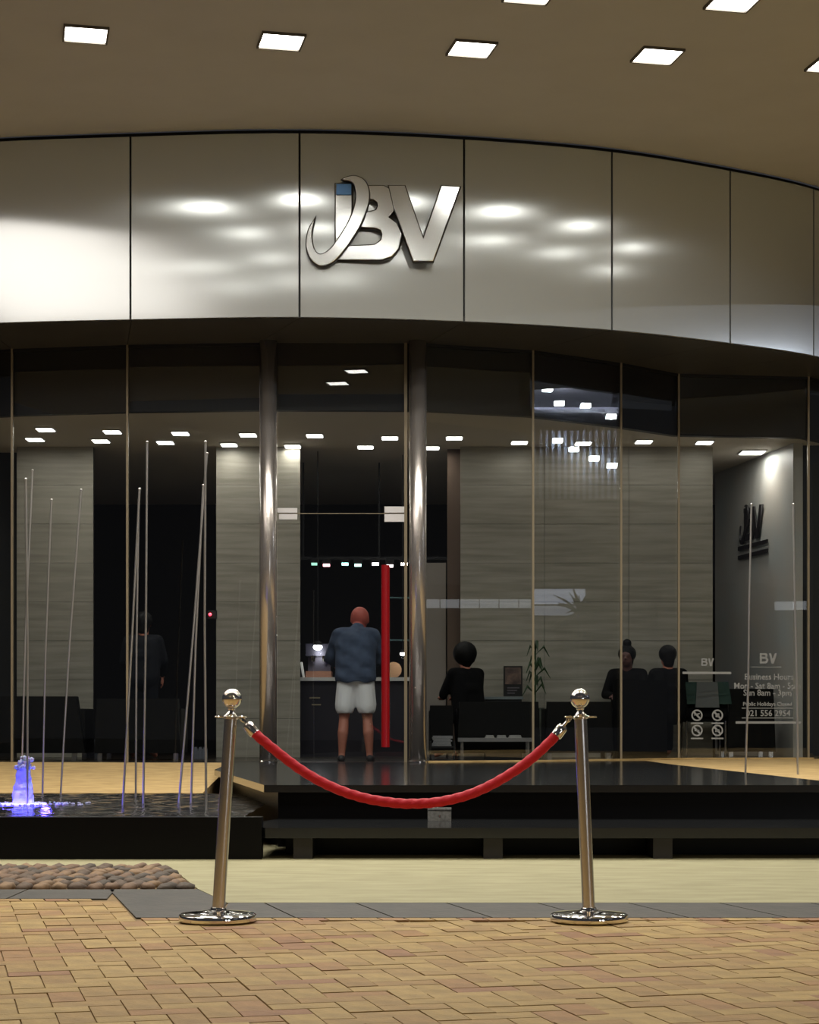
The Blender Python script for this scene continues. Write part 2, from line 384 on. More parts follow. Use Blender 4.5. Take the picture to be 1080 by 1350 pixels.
# water
M_water = mat('dark_water', (.010, .011, .012, 1), .05, spec=.9)
nt = M_water.node_tree; L = nt.links.new; b = nt.nodes['Principled BSDF']; tc = nt.nodes.new('ShaderNodeTexCoord')
n1 = nt.nodes.new('ShaderNodeTexNoise'); n1.inputs['Scale'].default_value = 9; n1.inputs['Detail'].default_value = 5; L(tc.outputs['Object'], n1.inputs[0])
bp = nt.nodes.new('ShaderNodeBump'); bp.inputs['Strength'].default_value = .9; bp.inputs['Distance'].default_value = .04; L(n1.outputs[0], bp.inputs['Height']); L(bp.outputs[0], b.inputs['Normal'])
g = MB(); nx, ny = 120, 60
V = [[g.v((-8.4+7.35*i/nx, 11.93+3.92*j/ny, .256+.004*math.sin(i*.9+j*.5)*math.cos(j*1.1-i*.3)+random.uniform(-.002, .002))) for j in range(ny+1)] for i in range(nx+1)]
for i in range(nx):
    for j in range(ny): g.bm.faces.new((V[i][j], V[i+1][j], V[i+1][j+1], V[i][j+1]))
o = g.build('water', M_water, basin, smooth=True); tag(o, 'dark rippling water', kind='stuff')
# fountain jet
jb = onz(31, 1060, .262)
jet = empty('fountain_jet', jb, 'bubbling water jet lit violet blue at the left end of the basin', 'fountain')
M_jet = mat('jet_water', (205, 212, 240), .25); bb = M_jet.node_tree.nodes['Principled BSDF']; bb.inputs['Transmission Weight'].default_value = .5; bb.inputs['Subsurface Weight'].default_value = .3
g = MB(); pr = []
for k in range(16):
    t = k/15; pr.append((.040*(1-t)**1.2+.040+random.uniform(-.005, .005), t*.31))
g.lathe(jb, pr, 20)
for q in g.bm.verts: q.co += Vector((random.uniform(-.010, .010), random.uniform(-.010, .010), random.uniform(-.008, .008)))
for k in range(26):
    g.ico(jb+Vector((random.gauss(0.01, .03), random.gauss(0, .03), .29+random.uniform(-.03, .045))), random.uniform(.008, .022), 1)
o = g.build('water_column', M_jet, jet, smooth=True); o['kind'] = 'stuff'
g = MB()
for k in range(150):
    a_ = random.uniform(0, 2*PI); r_ = abs(random.gauss(0, .15))+.05; g.ico(jb+Vector((r_*1.5*math.cos(a_), r_*math.sin(a_), .002)), (random.uniform(.006, .018), random.uniform(.006, .018), .008), 1)
o = g.build('foam', M_jet, jet, smooth=True); o['kind'] = 'stuff'
M_blue = emit('blue_lamp', (.06, .05, 1, 1), 14)
g = MB(); g.lathe(jb+Vector((0, 0, -.01)), [(.15, 0), (.165, .012), (.15, .016), (.02, .017)], 24); g.build('lamp_ring', M_blue, jet)
for dx, dy, e in ((-.2, -.16, 2.2), (.2, -.2, 2.2), (0, .2, 1.2)):
    l = bpy.data.lights.new('fountain_lamp', 'POINT'); l.energy = e; l.color = (.10, .06, 1); l.shadow_soft_size = .03
    lo = bpy.data.objects.new('fountain_lamp', l); C.objects.link(lo); lo.parent = jet; lo.location = (dx, dy, .05)
# ------------------------------------------------------------------ steel rods
rods = [((34, 632), (36, 1062), 'front rod of the left cluster, passing in front of the blue fountain jet'), ((43, 620), (28, 1040), 'tallest rod of the left cluster, leaning behind the blue fountain jet'),
        ((68, 659), (56, 1047), 'thin steel rod in the water just right of the blue fountain jet'), ((107, 646), (80, 1047), 'strongly leaning steel rod second to the right of the fountain jet'),
        ((184, 645), (162, 1062), 'leaning steel rod, left foot of the middle cluster in the basin'), ((183, 660), (179, 1050), 'short upright steel rod in the centre of the middle cluster'),
        ((194, 583), (189, 1059), 'tall upright steel rod, right one of the middle cluster'), ((273, 598), (236, 1058), 'leaning steel rod, left foot of the cluster beside the deck'),
        ((268, 640), (252, 1058), 'short leaning steel rod in the centre of the cluster beside the deck'), ((271, 583), (272, 1068), 'tall upright steel rod nearest the entrance deck')]
for (a, b_, lab) in rods:
    q = onz(b_[0], b_[1], .256); t = P(a[0], a[1], q.y)
    r = empty('steel_rod', q, lab, 'rod', 'slender steel rods standing in the fountain basin')
    mid = q.lerp(t, .5)+Vector((random.uniform(-.012, .012), 0, 0))
    MB().tube([q-Vector((0, 0, .12)), q, q.lerp(mid, .5), mid, mid.lerp(t, .5), t], .0085, 8).build('rod_shaft', M_rod, r, smooth=True)
    MB().ball(t, .0115, 6).build('rod_tip', M_rod, r, smooth=True)
for (a, b_, lab) in (((991, 665), (983, 1021), 'leaning steel rod on the right tan plinth in front of the dark wall logo'), ((1046, 665), (1052, 1021), 'steel rod at the far right of the tan plinth')):
    q = onz(b_[0], b_[1], DZ-.004); t = P(a[0], a[1], q.y)
    r = empty('steel_rod', q, lab, 'rod', 'slender steel rods on the right plinth')
    MB().tube([q, q.lerp(t, .33)+Vector((.006, 0, 0)), q.lerp(t, .66), t], .0085, 8).build('rod_shaft', M_rod, r, smooth=True)
    MB().ball(t, .0115, 6).build('rod_tip', M_rod, r, smooth=True)
q = onz(1076, 1032, DZ); r = empty('low_plant', Vector((3.25, 14.6, DZ-.004)), 'small dark potted plant at the right edge of the tan plinth', 'plant')
g = MB(); g.lathe((3.25, 14.6, DZ-.004), [(.05, 0), (.07, .08), (.075, .09)], 16); g.build('pot', M_dark, r)
g = MB()
for k in range(14):
    a_ = 2*PI*k/14; d = Vector((math.cos(a_), math.sin(a_), 0)); p = Vector((3.25, 14.6, DZ+.085)); g.tube([p, p+d*.04+Vector((0, 0, .06)), p+d*.09+Vector((0, 0, .07))], [.006, .01, .002], 5)
g.build('foliage', M_green, r)

# ------------------------------------------------------------------ canopy, fascia, soffit
ceil = MB(); cf = [p for p in FC]
poly = [(-12, 6.2), (14, 6.2), (14, 25)]+[(p[0], p[1]+.02) for p in reversed(cf)]+[(-12, 20.9)]
ceil.prism(poly, FZ1+.02, FZ1+.35)
o = ceil.build('ceiling', M_ceil); tag(o, 'smooth beige plaster canopy with square recessed lights', kind='structure')
fas = empty('wall_fascia', (-1.4, 31.4, 0), 'curved band of brushed steel panels above the glass front', kind='structure')
g = MB(); fb = offs(FC, .05); fb2 = offs(FC, .30)
for i in range(len(FC)-1): g.prism([fb[i], fb[i+1], fb2[i+1], fb2[i]], FZ0+.01, FZ1+.02)
g.build('backing', M_dark, fas)
NS = 14
for s_ in range(len(FP)-1):
    pts = FC[s_*NS:(s_+1)*NS+1]; nb_ = offs(FC, .045)[s_*NS:(s_+1)*NS+1]
    pts = [Vector(p) for p in pts]; nb_ = [Vector(p) for p in nb_]
    t = (pts[1]-pts[0]).normalized()*.011; pts[0] += t; nb_[0] += t
    t = (pts[-2]-pts[-1]).normalized()*.011; pts[-1] += t; nb_[-1] += t
    zt = FZ1-.028
    me = bpy.data.meshes.new('p'); vs = []
    for p in pts: vs += [(p.x, p.y, FZ0), (p.x, p.y, zt)]
    for p in nb_: vs += [(p.x, p.y, FZ0), (p.x, p.y, zt)]
    n_ = len(pts); fs = []
    for i in range(n_-1):
        fs.append((2*i, 2*i+2, 2*i+3, 2*i+1)); fs.append((2*n_+2*i, 2*n_+2*i+1, 2*n_+2*i+3, 2*n_+2*i+2))
        fs.append((2*i, 2*n_+2*i, 2*n_+2*i+2, 2*i+2)); fs.append((2*i+1, 2*i+3, 2*n_+2*i+3, 2*n_+2*i+1))
    fs.append((0, 1, 2*n_+1, 2*n_)); e = 2*(n_-1); fs.append((e, 2*n_+e, 2*n_+e+1, e+1))
    me.from_pydata(vs, [], fs); o = link('steel_panel', me, M_brush, fas)
    for p in me.polygons: p.use_smooth = True
    me.set_sharp_from_angle(angle=.5)
# soffit
sof = empty('ceiling_soffit', (0, 20, FZ0), 'glossy dark soffit between fascia and glass', kind='structure')
fbk = offs(FP, .05); gpo = offs(GP, -.02)
for i in range(len(FP)-1):
    a, b_ = fbk[i], fbk[i+1]; c_, d = gpo[min(i, len(GP)-1)], gpo[min(i+1, len(GP)-1)]
    g = MB(); g.prism([(a[0]+.004, a[1]), (b_[0]-.004, b_[1]), (d[0]-.004, d[1]+.02), (c_[0]+.004, c_[1]+.02)], FZ0-.0, FZ0+.06); g.build('soffit_panel', M_soffit, sof)
# glass wall
edge = GP
wn = 1
for i in range(len(GP)-1):
    if i == 4: continue                              # the door bay
    a, b_ = Vector(GP[i]), Vector(GP[i+1]); t = (b_-a).normalized(); nn = Vector((-t.y, t.x))
    w = empty('window_%d' % wn, (a.x, a.y, DZ), kind='structure'); wn += 1
    a2, b2 = a+t*.006, b_-t*.006
    if i == 3: b2 = Vector((wx(343, 20.16), 20.16))
    if i == 5: a2 = Vector((wx(558, 20.2), 20.2))
    MB().prism([tuple(a2), tuple(b2), tuple(b2+nn*.015), tuple(a2+nn*.015)], DZ, FZ0).build('pane', M_glass, w)
    if i not in (3,):
        jp = b_
        MB().prism([(jp.x-.011, jp.y-.02), (jp.x+.011, jp.y-.02), (jp.x+.011, jp.y+.03), (jp.x-.011, jp.y+.03)], DZ, FZ0).build('joint', M_gold, w)
    MB().prism([tuple(a2-nn*.01), tuple(b2-nn*.01), tuple(b2+nn*.03), tuple(a2+nn*.03)], FZ0-.03, FZ0).build('head_channel', M_dark, w)
w = empty('window_door_bay', (0, 20.16, 0), kind='structure'); w.name = 'window_%d' % wn
YD = 20.17
x0, x1 = wx(366, YD), wx(533, YD); zt = wz(677, YD)
MB().box(x0, x1, YD, YD+.012, zt+.006, FZ0).build('transom_pane', M_glass, w)
MB().box(wx(533, YD), wx(537, YD), YD-.02, YD+.04, DZ, FZ0).build('door_stile', M_gold, w)
door = empty('door_1', (x1, YD, DZ), kind='structure')
tag(door, 'frameless glass entrance door with tall red pull bar')
MB().box(x0, x1-.004, YD, YD+.012, DZ+.012, zt-.004).build('glass_leaf', M_glass, door)
MB().box(x0, x1, YD-.002, YD+.014, zt-.004, zt+.004).build('top_edge', M_gold, door)
for (a, b_, c_, d) in ((507, 533, 668, 676), (507, 533, 678, 688), (366, 392, 670, 676), (368, 392, 678, 685)):
    MB().box(wx(a, YD), wx(b_, YD), YD-.02, YD+.03, wz(d, YD), wz(c_, YD)).build('patch_fitting', M_patch, door, bevel=.003)
hx = wx(508.5, YD); hz0, hz1 = wz(985, YD-.1), wz(745, YD-.1)
hd = MB().cyl((hx, YD-.09, hz0), (hx, YD-.09, hz1), .045, n=20).build('pull_bar', M_red, door, smooth=True); hd['label'] = 'tall glossy red pull bar'
g = MB()
for z in (hz0+.25, hz1-.25): g.cyl((hx, YD-.09, z), (hx, YD+.0, z), .012)
g.build('standoff', M_chrome, hd)
# columns
for px, lab in ((353.5, 'polished steel column left of the glass door'), (551, 'polished steel column right of the glass door')):
    x = wx(px, 20.05); col = empty('steel_column', (x, 20.07, DZ), lab, 'column', 'polished columns beside the door')
    MB().cyl((x, 20.07, DZ), (x, 20.07, FZ0), .092, n=40).build('shaft', M_col, col, smooth=False)
    for p in col.children[0].data.polygons: p.use_smooth = len(p.vertices) == 4
    MB().lathe((x, 20.07, DZ), [(.098, 0), (.098, .015), (.093, .02)], 40).build('base_ring', M_chrome, col)

# ------------------------------------------------------------------ lobby shell
lf = MB(); lf.prism([(-9, 22.9)]+[p for p in offs(GP, .02) if -9 < p[0] < 8]+[(8, 30), (-9, 30)], DZ-.1, DZ-.001)
o = lf.build('floor_lobby', mat('lobby_floor', (46, 40, 34), .25)); tag(o, 'dark polished lobby floor', kind='structure')
g = MB(); q0, q1 = offs(GP, .06), offs(GP, .16)
for i in range(len(GP)-1): g.prism([q0[i], q0[i+1], q1[i+1], q1[i]], 4.18, FZ0+.4)
o = g.build('trim_bulkhead', M_bulk); tag(o, 'dark bulkhead behind the top of the glass', kind='structure')
g = MB(); g.prism([p for p in offs(GP, .16)]+[(8, 31), (-9, 31)], 4.18, 4.3)
o = g.build('ceiling_lobby', M_lobceil); tag(o, 'pale lobby ceiling', kind='structure')
g = MB(); g.box(-9, 8, 29, 29.2, DZ, 4.2); o = g.build('wall_back', mat('dark_wall', (30, 27, 30), .7)); tag(o, 'dark wall deep inside', kind='structure')
YW = 22.9
def stone(name, px0, px1, Yw, lab, depth=.12):
    r = empty(name, (wx(px0, Yw), Yw, DZ), kind='structure'); tag(r, lab)
    X0, X1 = wx(px0, Yw), wx(px1, Yw); hcs = .47; ncol = max(1, round((X1-X0)/1.1)); z = DZ; k = 0
    MB().box(X0+.01, X1-.01, Yw+.02, Yw+depth, DZ, 4.18).build('core', M_dark, r)
    while z < 4.17:
        z1 = min(z+hcs, 4.18)
        for c_ in range(ncol):
            a = X0+(X1-X0)*c_/ncol; b_ = X0+(X1-X0)*(c_+1)/ncol
            MB().box(a+.002, b_-.002, Yw-random.uniform(0, .004), Yw+.02, z+.002, z1-.002).build('stone_slab', M_trav, r)
        z = z1
stone('wall_left', 22, 123, YW, 'travertine wall pier at the left end of the lobby')
stone('wall_middle', 285, 396, YW, 'travertine wall pier left of the door opening')
stone('wall_right', 607, 940, YW, 'travertine wall right of the door')
# brown side leaf beyond the door, x 590..607
MB().box(wx(590, 23.1), wx(607, 23.1), 23.1, 23.2, DZ, 4.18).build('trim_2', mat('brown_panel', (92, 74, 60), .6)).__setitem__('kind', 'structure')
MB().box(wx(-200, 23), wx(22, 23), 23.4, 23.5, DZ, 4.18).build('wall_far_left', M_dark).__setitem__('kind', 'structure')
MB().box(wx(560, 23.2), wx(588, 23.2), 23.2, 23.3, DZ, wz(742, 23.2)).build('trim_3', mat('grey_leaf', (128, 120, 112), .6)).__setitem__('kind', 'structure')
# angled logo wall at the right
wa = P(943, 0, 25.4); wb = P(1046, 0, 22.6)
g = MB(); A2 = Vector((wa.x, wa.y)); B2 = Vector((wb.x, wb.y)); t2 = (B2-A2).normalized(); n2 = Vector((t2.y, -t2.x))
if n2.x > 0: n2 = -n2
g.prism([tuple(A2), tuple(B2), tuple(B2-n2*.12), tuple(A2-n2*.12)], DZ, 4.18)
M_logo_wall = mat('logo_wall', (190, 182, 172), .5, noise=1.5, col2=(176, 180, 178))
o = g.build('wall_logo', M_logo_wall); tag(o, 'pale side wall carrying the dark logo', kind='structure')
MB().box(wx(1047, 22.75), wx(1300, 22.75), 22.8, 22.9, DZ, 4.18).build('wall_far_right', mat('dark_grey_wall', (36, 38, 42), .6)).__setitem__('kind', 'structure')

# ------------------------------------------------------------------ logo letters
def zc(x, y): return (390+x/4.5, 210+y/4.5)
JS = catmull([(104, 386), (82, 425), (70, 480), (72, 545), (95, 600), (140, 634), (190, 630), (240, 597), (290, 540), (335, 475), (378, 405), (408, 335), (428, 270), (432, 205), (415, 150), (380, 120), (335, 112), (285, 128), (325, 135), (352, 165), (363, 225), (350, 300), (320, 375), (280, 445), (232, 515), (190, 558), (150, 576), (118, 560), (100, 520), (92, 470), (96, 425), (104, 386)], 4)[:-1]
BODY = [(395, 165), (520, 163), (565, 185), (592, 235), (585, 300), (545, 348), (598, 385), (625, 450), (608, 530), (570, 575), (510, 596), (255, 596), (310, 521), (470, 513), (508, 485), (518, 450), (505, 420), (470, 406), (378, 403), (400, 320), (440, 318), (478, 306), (492, 280), (486, 256), (462, 238), (425, 236), (400, 236)]
BO = [(300, 165), (520, 163), (565, 185), (592, 235), (585, 300), (545, 348), (598, 385), (625, 450), (608, 530), (570, 575), (510, 596), (255, 596), (252, 520), (320, 400)]
BH1 = [(428, 236), (462, 238), (486, 256), (492, 280), (478, 306), (440, 318), (405, 320)]
BH2 = [(385, 405), (470, 406), (505, 420), (518, 450), (508, 485), (470, 513), (320, 522)]
ST = [(240, 152), (330, 152), (330, 380), (240, 512)]
STEM_SQ = [(244, 156), (328, 156), (328, 215), (244, 215)]  # square at the stem top; on the fascia sign a painted blue reflection
VV = [(556, 165), (645, 165), (757, 488), (866, 165), (970, 172), (812, 605), (700, 605), (588, 300)]
def logo(parent, K, mats, depth, name0='letter', bevel=.006, parts=None, back=None):
    """K maps zoom units to (u, v) metres; M places the plate"""
    M = parts
    out = []
    for nm, polys, dz, m in (('letter_b', [(BODY, 'p')], 0, mats[0]), ('letter_v', [(VV, 'p')], .012*depth/.06, mats[0]), ('letter_stem', [(ST, 'p')], .010*depth/.06, mats[0]), ('stem_square', [(STEM_SQ, 'p')], .074*depth/.06, mats[1]), ('letter_j', [(JS, 'p')], .05*depth/.06, mats[0])):
        pl = [([K(*p) for p in q], c_) for q, c_ in polys]
        if back and nm != 'stem_square': link('return', bez_poly(pl, depth*.8, M @ Matrix.Translation((0, 0, dz+depth*.35)), 'return', .015), back, parent)
        dd = depth if nm != 'stem_square' else depth*.25
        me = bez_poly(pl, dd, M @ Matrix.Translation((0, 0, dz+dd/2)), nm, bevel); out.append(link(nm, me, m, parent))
    return out
YS = 18.86
sg = empty('building_sign', (wx(503, YS), YS, wz(345, YS)), 'large chrome letters JBV with curved J on the brushed steel fascia', 'sign')
def Kb(x, y): a, b_ = zc(x, y); return (wx(a, YS), wz(b_, YS))
M_let = mat('mirror_chrome_letters', (.86, .90, .89, 1), .16, .75)
MS = Matrix.Translation((0, YS+.03, 0)) @ Matrix.Rotation(PI/2, 4, 'X')
for o in logo(sg, Kb, (M_let, mat('blue_reflection', (92, 134, 180), .25, .6)), .05, parts=MS, back=mat('bronze_return', (52, 46, 42), .35, .7)):
    if o.name.startswith('stem_square'): o['label'] = 'painted blue reflection at the top of the stem'
for a_, b__ in ((450, 290), (470, 335), (540, 270), (566, 335), (590, 265)): MB().cyl((wx(a_, 18.88), 18.84, wz(b__, 18.88)), (wx(a_, 18.88), 18.93, wz(b__, 18.88)), .012, n=8).build('standoff', M_dark, sg)

# dark lobby logo on the angled wall
lw = empty('wall_sign', (A2.x, A2.y, DZ), 'dark JBV logo with two text bars on the pale side wall at right', 'sign')
# u runs from far (left in view) to near (right); basis
cu_ = A2.lerp(B2, .52); zc0 = wz(690, 24)
MW = Matrix(((t2.x, 0, n2.x, cu_.x+n2.x*.012), (t2.y, 0, n2.y, cu_.y+n2.y*.012), (0, 1, 0, 0), (0, 0, 0, 1)))
ks = 1.45/900
def Kw(x, y): return ((x-520)*ks*.55, wz(690, 24)+(375-y)*ks*.55*1.05)
M_dk = mat('dark_bronze', (26, 20, 22), .5)
logo(lw, Kw, (M_dk, M_dk), .02, bevel=.002, parts=MW)
for (za, zb, c_) in ((717, 722, 'text_line'), (729, 734, 'text_line')):
    z0_, z1_ = wz(zb, 24), wz(za, 24); q0_, q1_ = cu_-t2*.5+n2*.01, cu_+t2*.55+n2*.01
    MB().prism([tuple(q0_), tuple(q1_), tuple(q1_+n2*.02), tuple(q0_+n2*.02)], z0_, z1_).build(c_, M_dk, lw)

# ------------------------------------------------------------------ window decals
M_dec = mat('white_vinyl', (150, 152, 150), .6)
def decal_frame(i):
    a, b_ = Vector(GP[i]), Vector(GP[i+1]); t = (b_-a).normalized(); nn = Vector((t.y, -t.x)); return a, t, nn
a8, t8, n8 = decal_frame(8)
def onpane(px):                                       # point on the pane 8 seen at pixel column px
    k = (px-CX)/F; # X = k*Y ; a + t*s
    s = (k*a8.y-a8.x)/(t8.x-k*t8.y); return s
def MPane(px, py):
    s = onpane(px); p = a8+t8*s+n8*.004; z = wz(py, p.y)
    return Matrix(((t8.x, 0, n8.x, p.x), (t8.y, 0, n8.y, p.y), (0, 1, 0, z), (0, 0, 0, 1)))
def decal_bar(root, x0, x1, y0, y1, name='rule_line'):
    p, q = a8+t8*onpane(x0)+n8*.004, a8+t8*onpane(x1)+n8*.004
    MB().prism([tuple(p), tuple(q), tuple(q+n8*.003), tuple(p+n8*.003)], wz(y1, p.y), wz(y0, p.y)).build(name, M_dec, root)
px2m = 22/F
hrs = empty('opening_hours_decal', tuple(a8+t8*onpane(1013))+(wz(955, 22),), 'white opening hours lettering with BV logo on the right window pane', 'decal')
def mini_logo(root, cx, cy, w):
    k = w/600.0
    BB = [(240, 165), (530, 165), (585, 230), (545, 348), (622, 440), (560, 570), (500, 596), (240, 596)]
    H1 = [(320, 236), (470, 240), (490, 280), (470, 315), (320, 318)]; H2 = [(320, 400), (490, 408), (515, 450), (490, 510), (320, 522)]
    for nm, polys in (('letter_b', [BB, H1, H2]), ('letter_v', [[(640, 165), (730, 165), (800, 430), (900, 165), (985, 165), (845, 605), (750, 605)]])):
        me = bez_poly([([((x-610)*k, (385-y)*k) for x, y in q], 'p') for q in polys], .002, MPane(cx, cy), nm, 0); link(nm, me, M_dec, root)
mini_logo(hrs, 1013, 868, .165)
for txt, cx, by, wpx, sz in (('Business Hours', 1014, 896, 66, 9.5), ('Mon - Sat 8am - 5pm', 1012, 908, 90, 9.5), ('Sun 8am - 3pm', 1012, 917, 65, 9.5), ('Public Holidays Closed', 1012, 930.5, 66, 6), ('021 556 2954', 1013, 944, 60, 9.5)):
    me = text_mesh(txt, sz*px2m*1.2, MPane(cx, by), .001, bold=.0012)
    xs = [v.co.x for v in me.vertices]; wd = (max(xs)-min(xs)); k = (wpx*px2m)/max(wd, .01)
    M0 = MPane(cx, by); me.transform(M0 @ Matrix.Diagonal((k, 1, 1, 1)) @ M0.inverted()); link('text_line', me, M_dec, hrs)
for (x0_, x1_, y0_, y1_) in ((978, 1046, 933, 934), (978, 1046, 946, 947), (970, 1056, 951, 954), (991, 1030, 879, 879.7)): decal_bar(hrs, x0_, x1_, y0_, y1_)
rul = empty('entry_rules_decal', tuple(a8+t8*onpane(932))+(wz(975, 22),), 'white BV logo, bar and four round prohibition symbols on the window pane', 'decal')
mini_logo(rul, 933, 873, .12); decal_bar(rul, 900, 964, 885.5, 888.5)
for k, (cx, cy) in enumerate(((919, 943), (946, 943), (919, 963), (946, 963))):
    g = MB(); Mx = MPane(cx, cy); R0, R1 = .067, .050; n_ = 28
    vo = [g.v(Mx @ Vector((R0*math.cos(2*PI*i/n_), R0*math.sin(2*PI*i/n_), 0))) for i in range(n_)]; vi = [g.v(Mx @ Vector((R1*math.cos(2*PI*i/n_), R1*math.sin(2*PI*i/n_), 0))) for i in range(n_)]
    for i in range(n_): g.bm.faces.new((vo[i], vo[(i+1) % n_], vi[(i+1) % n_], vi[i]))
    q = [(-.045, .030), (-.030, .045), (.045, -.030), (.030, -.045)]; g.bm.faces.new([g.v(Mx @ Vector((x, y, 0))) for x, y in q])
    shapes = [[(-.035, -.005), (.03, .012), (.034, .026), (-.03, .014)], [(-.022, -.022), (.022, -.022), (.022, .022), (-.022, .022)], [(-.03, -.008), (.028, -.008), (.028, .006), (-.03, .006)], [(-.03, -.016), (.03, -.016), (.02, .014), (-.02, .014)]]
    g.bm.faces.new([g.v(Mx @ Vector((x, y, 0))) for x, y in shapes[k]])
    g.build('round_symbol', M_dec, rul); decal_bar(rul, cx-8, cx+8, cy+9.6, cy+11.4, 'caption_line')

# ------------------------------------------------------------------ canopy downlights
def downlight():
    r = empty('canopy_downlight', (0, 0, 0))
    g = MB(); w_, t_ = .192, .016
    for a in ((-w_, w_, -w_, -w_+t_), (-w_, w_, w_-t_, w_), (-w_, -w_+t_, -w_+t_, w_-t_), (w_-t_, w_, -w_+t_, w_-t_)): g.box(*a, -.012, .02)
    g.build('frame', mat('light_frame', (96, 90, 80), .5), r, local=True)
    g = MB(); g.box(-.172, .172, -.172, .172, .0, .015); g.build('diffuser', M_lamp, r, bevel=.012, local=True)
    l = bpy.data.lights.new('downlight', 'AREA'); l.shape = 'SQUARE'; l.size = .30; l.energy = CANOPY_W; l.color = (1, .96, .90); l.spread = math.radians(150)
    lo = bpy.data.objects.new('lamp', l); C.objects.link(lo); lo.parent = r; lo.location = (0, 0, -.02); 
    return r
dl = downlight(); first = True
def onceil(px, py): Y = F*(FZ1-CZ)/(HY-py); return wx(px, Y), Y
vis_l = [((113, 47), 'leftmost square light in the canopy'), ((371, 56), 'second square canopy light from the left'), ((622, 66), 'square canopy light above and right of the chrome letters'), ((867, 75), 'fourth square canopy light from the left, in the main row'), ((1098, 87), 'square canopy light cut by the right edge of the picture'), ((967, 4), 'large square canopy light at the top right'), ((699, -6), 'square canopy light cut by the top edge of the picture')]
spots = [(onceil(*p), l_, None) for p, l_ in vis_l]
G0 = Vector(onceil(622, 66)); DXv = Vector((1.655, .19)); DYv = Vector((.42, -1.27))
for kx in range(-4, 4):
    for ky in (0, 1, 2, 3):
        if ky == 0 and -2 <= kx <= 2: continue
        if ky == 1 and 0 <= kx <= 1: continue
        p = G0+DXv*kx+DYv*ky
        if p.y > 17.6 or abs(p.x) > 7.5 or p.y < 6.6 or (p.x < -3.7 and 10.3 < p.y < 17.2): continue
        if p.x > 1.5 and ky > 1: continue
        spots.append((tuple(p), None, 1))
for kx in (-2, -1, 0, 1, 2): spots += [((-.89+3.3*kx, 8.48+.38*kx), None, 1), ((-1.25+3.3*kx, 7.34+.38*kx), None, 1)]
for (p, l_, hid) in spots:
    o = dl if first else copy_tree(dl); first = False
    o.location = (p[0], p[1], FZ1+.018-.008); o.rotation_euler = (0, 0, math.radians(12))
    tag(o, l_ or 'square recessed canopy light beyond the top of the picture', 'ceiling light', 'square downlights in the canopy')

# ------------------------------------------------------------------ lobby lights
def smalllight():
    r = empty('lobby_light', (0, 0, 0))
    MB().box(-.105, .105, -.12, .12, -.006, .01).build('frame', M_white, r, local=True)
    MB().box(-.09, .09, -.105, .105, -.012, -.004).build('diffuser', emit('lobby_lamp', (1, .97, .93, 1), 9), r, bevel=.01, local=True)
    l = bpy.data.lights.new('lobby', 'AREA'); l.size = .2; l.energy = LOBBY_W; l.color = (1, .95, .86)
    lo = bpy.data.objects.new('lamp', l); C.objects.link(lo); lo.parent = r; lo.location = (0, 0, -.03)
    return r
sl = smalllight(); first = True
rowA = [(60, 565), (148, 568), (238, 570), (327, 572), (415, 573), (514, 576), (599, 576), (685, 582), (769, 583), (849, 581), (929, 582)]
rowB = [(46, 578), (133, 580), (218, 582), (302, 585), (386, 587), (482, 588), (569, 589), (645, 593), (805, 592), (881, 594)]
nth = ['leftmost', 'second', 'third', 'fourth', 'fifth', 'sixth', 'seventh', 'eighth', 'ninth', 'tenth', 'eleventh']
for rn, rw in (('upper', rowA), ('lower', rowB)):
    for k, (px, py) in enumerate(rw):
        Y = F*(4.18-CZ)/(HY-py); o = sl if first else copy_tree(sl); first = False
        o.location = (wx(px, Y), Y, 4.17); 
        if px > 580:
            for ch in o.children:
                if ch.type == 'LIGHT': ch.data = ch.data.copy(); ch.data.energy = LOBBY_W*.38
        tag(o, '%s small bright ceiling light from the left in the %s lobby row' % (nth[k], rn), 'ceiling light', 'small lights in the lobby ceiling')

big = copy_tree(sl); Yb_ = 23.3; big.location = (wx(992, Yb_), Yb_, 4.17); big.scale = (1.5, 1.4, 1)
for ch in big.children:
    if ch.type == 'LIGHT': ch.data = ch.data.copy(); ch.data.energy = 11
tag(big, 'larger bright ceiling light in front of the pale logo side wall', 'ceiling light')
# unseen glowing panel, added and shaped to brighten the left steel panel by reflection
lum = empty('added_glow_panel', (-6.1, 15.6, FZ1+.01), 'unseen glowing panel added under the canopy to brighten the left steel panel', 'ceiling light')
LP = lambda e: [(-9+e, 10.6+e), (-4.7-e, 10.6+e), (-4.1-e, 14.0), (-4.1-e, 15.5-e), (-5.6-e, 16.6-e), (-9+e, 16.9-e)]
MB().prism(LP(0), FZ1-.03, FZ1+.02).build('frame', M_white, lum); MB().prism(LP(.08), FZ1-.04, FZ1-.028).build('diffuser', emit('added_panel_glow', (1, .91, .85, 1), 2.2), lum)  # frame and diffuser of the added glow panel
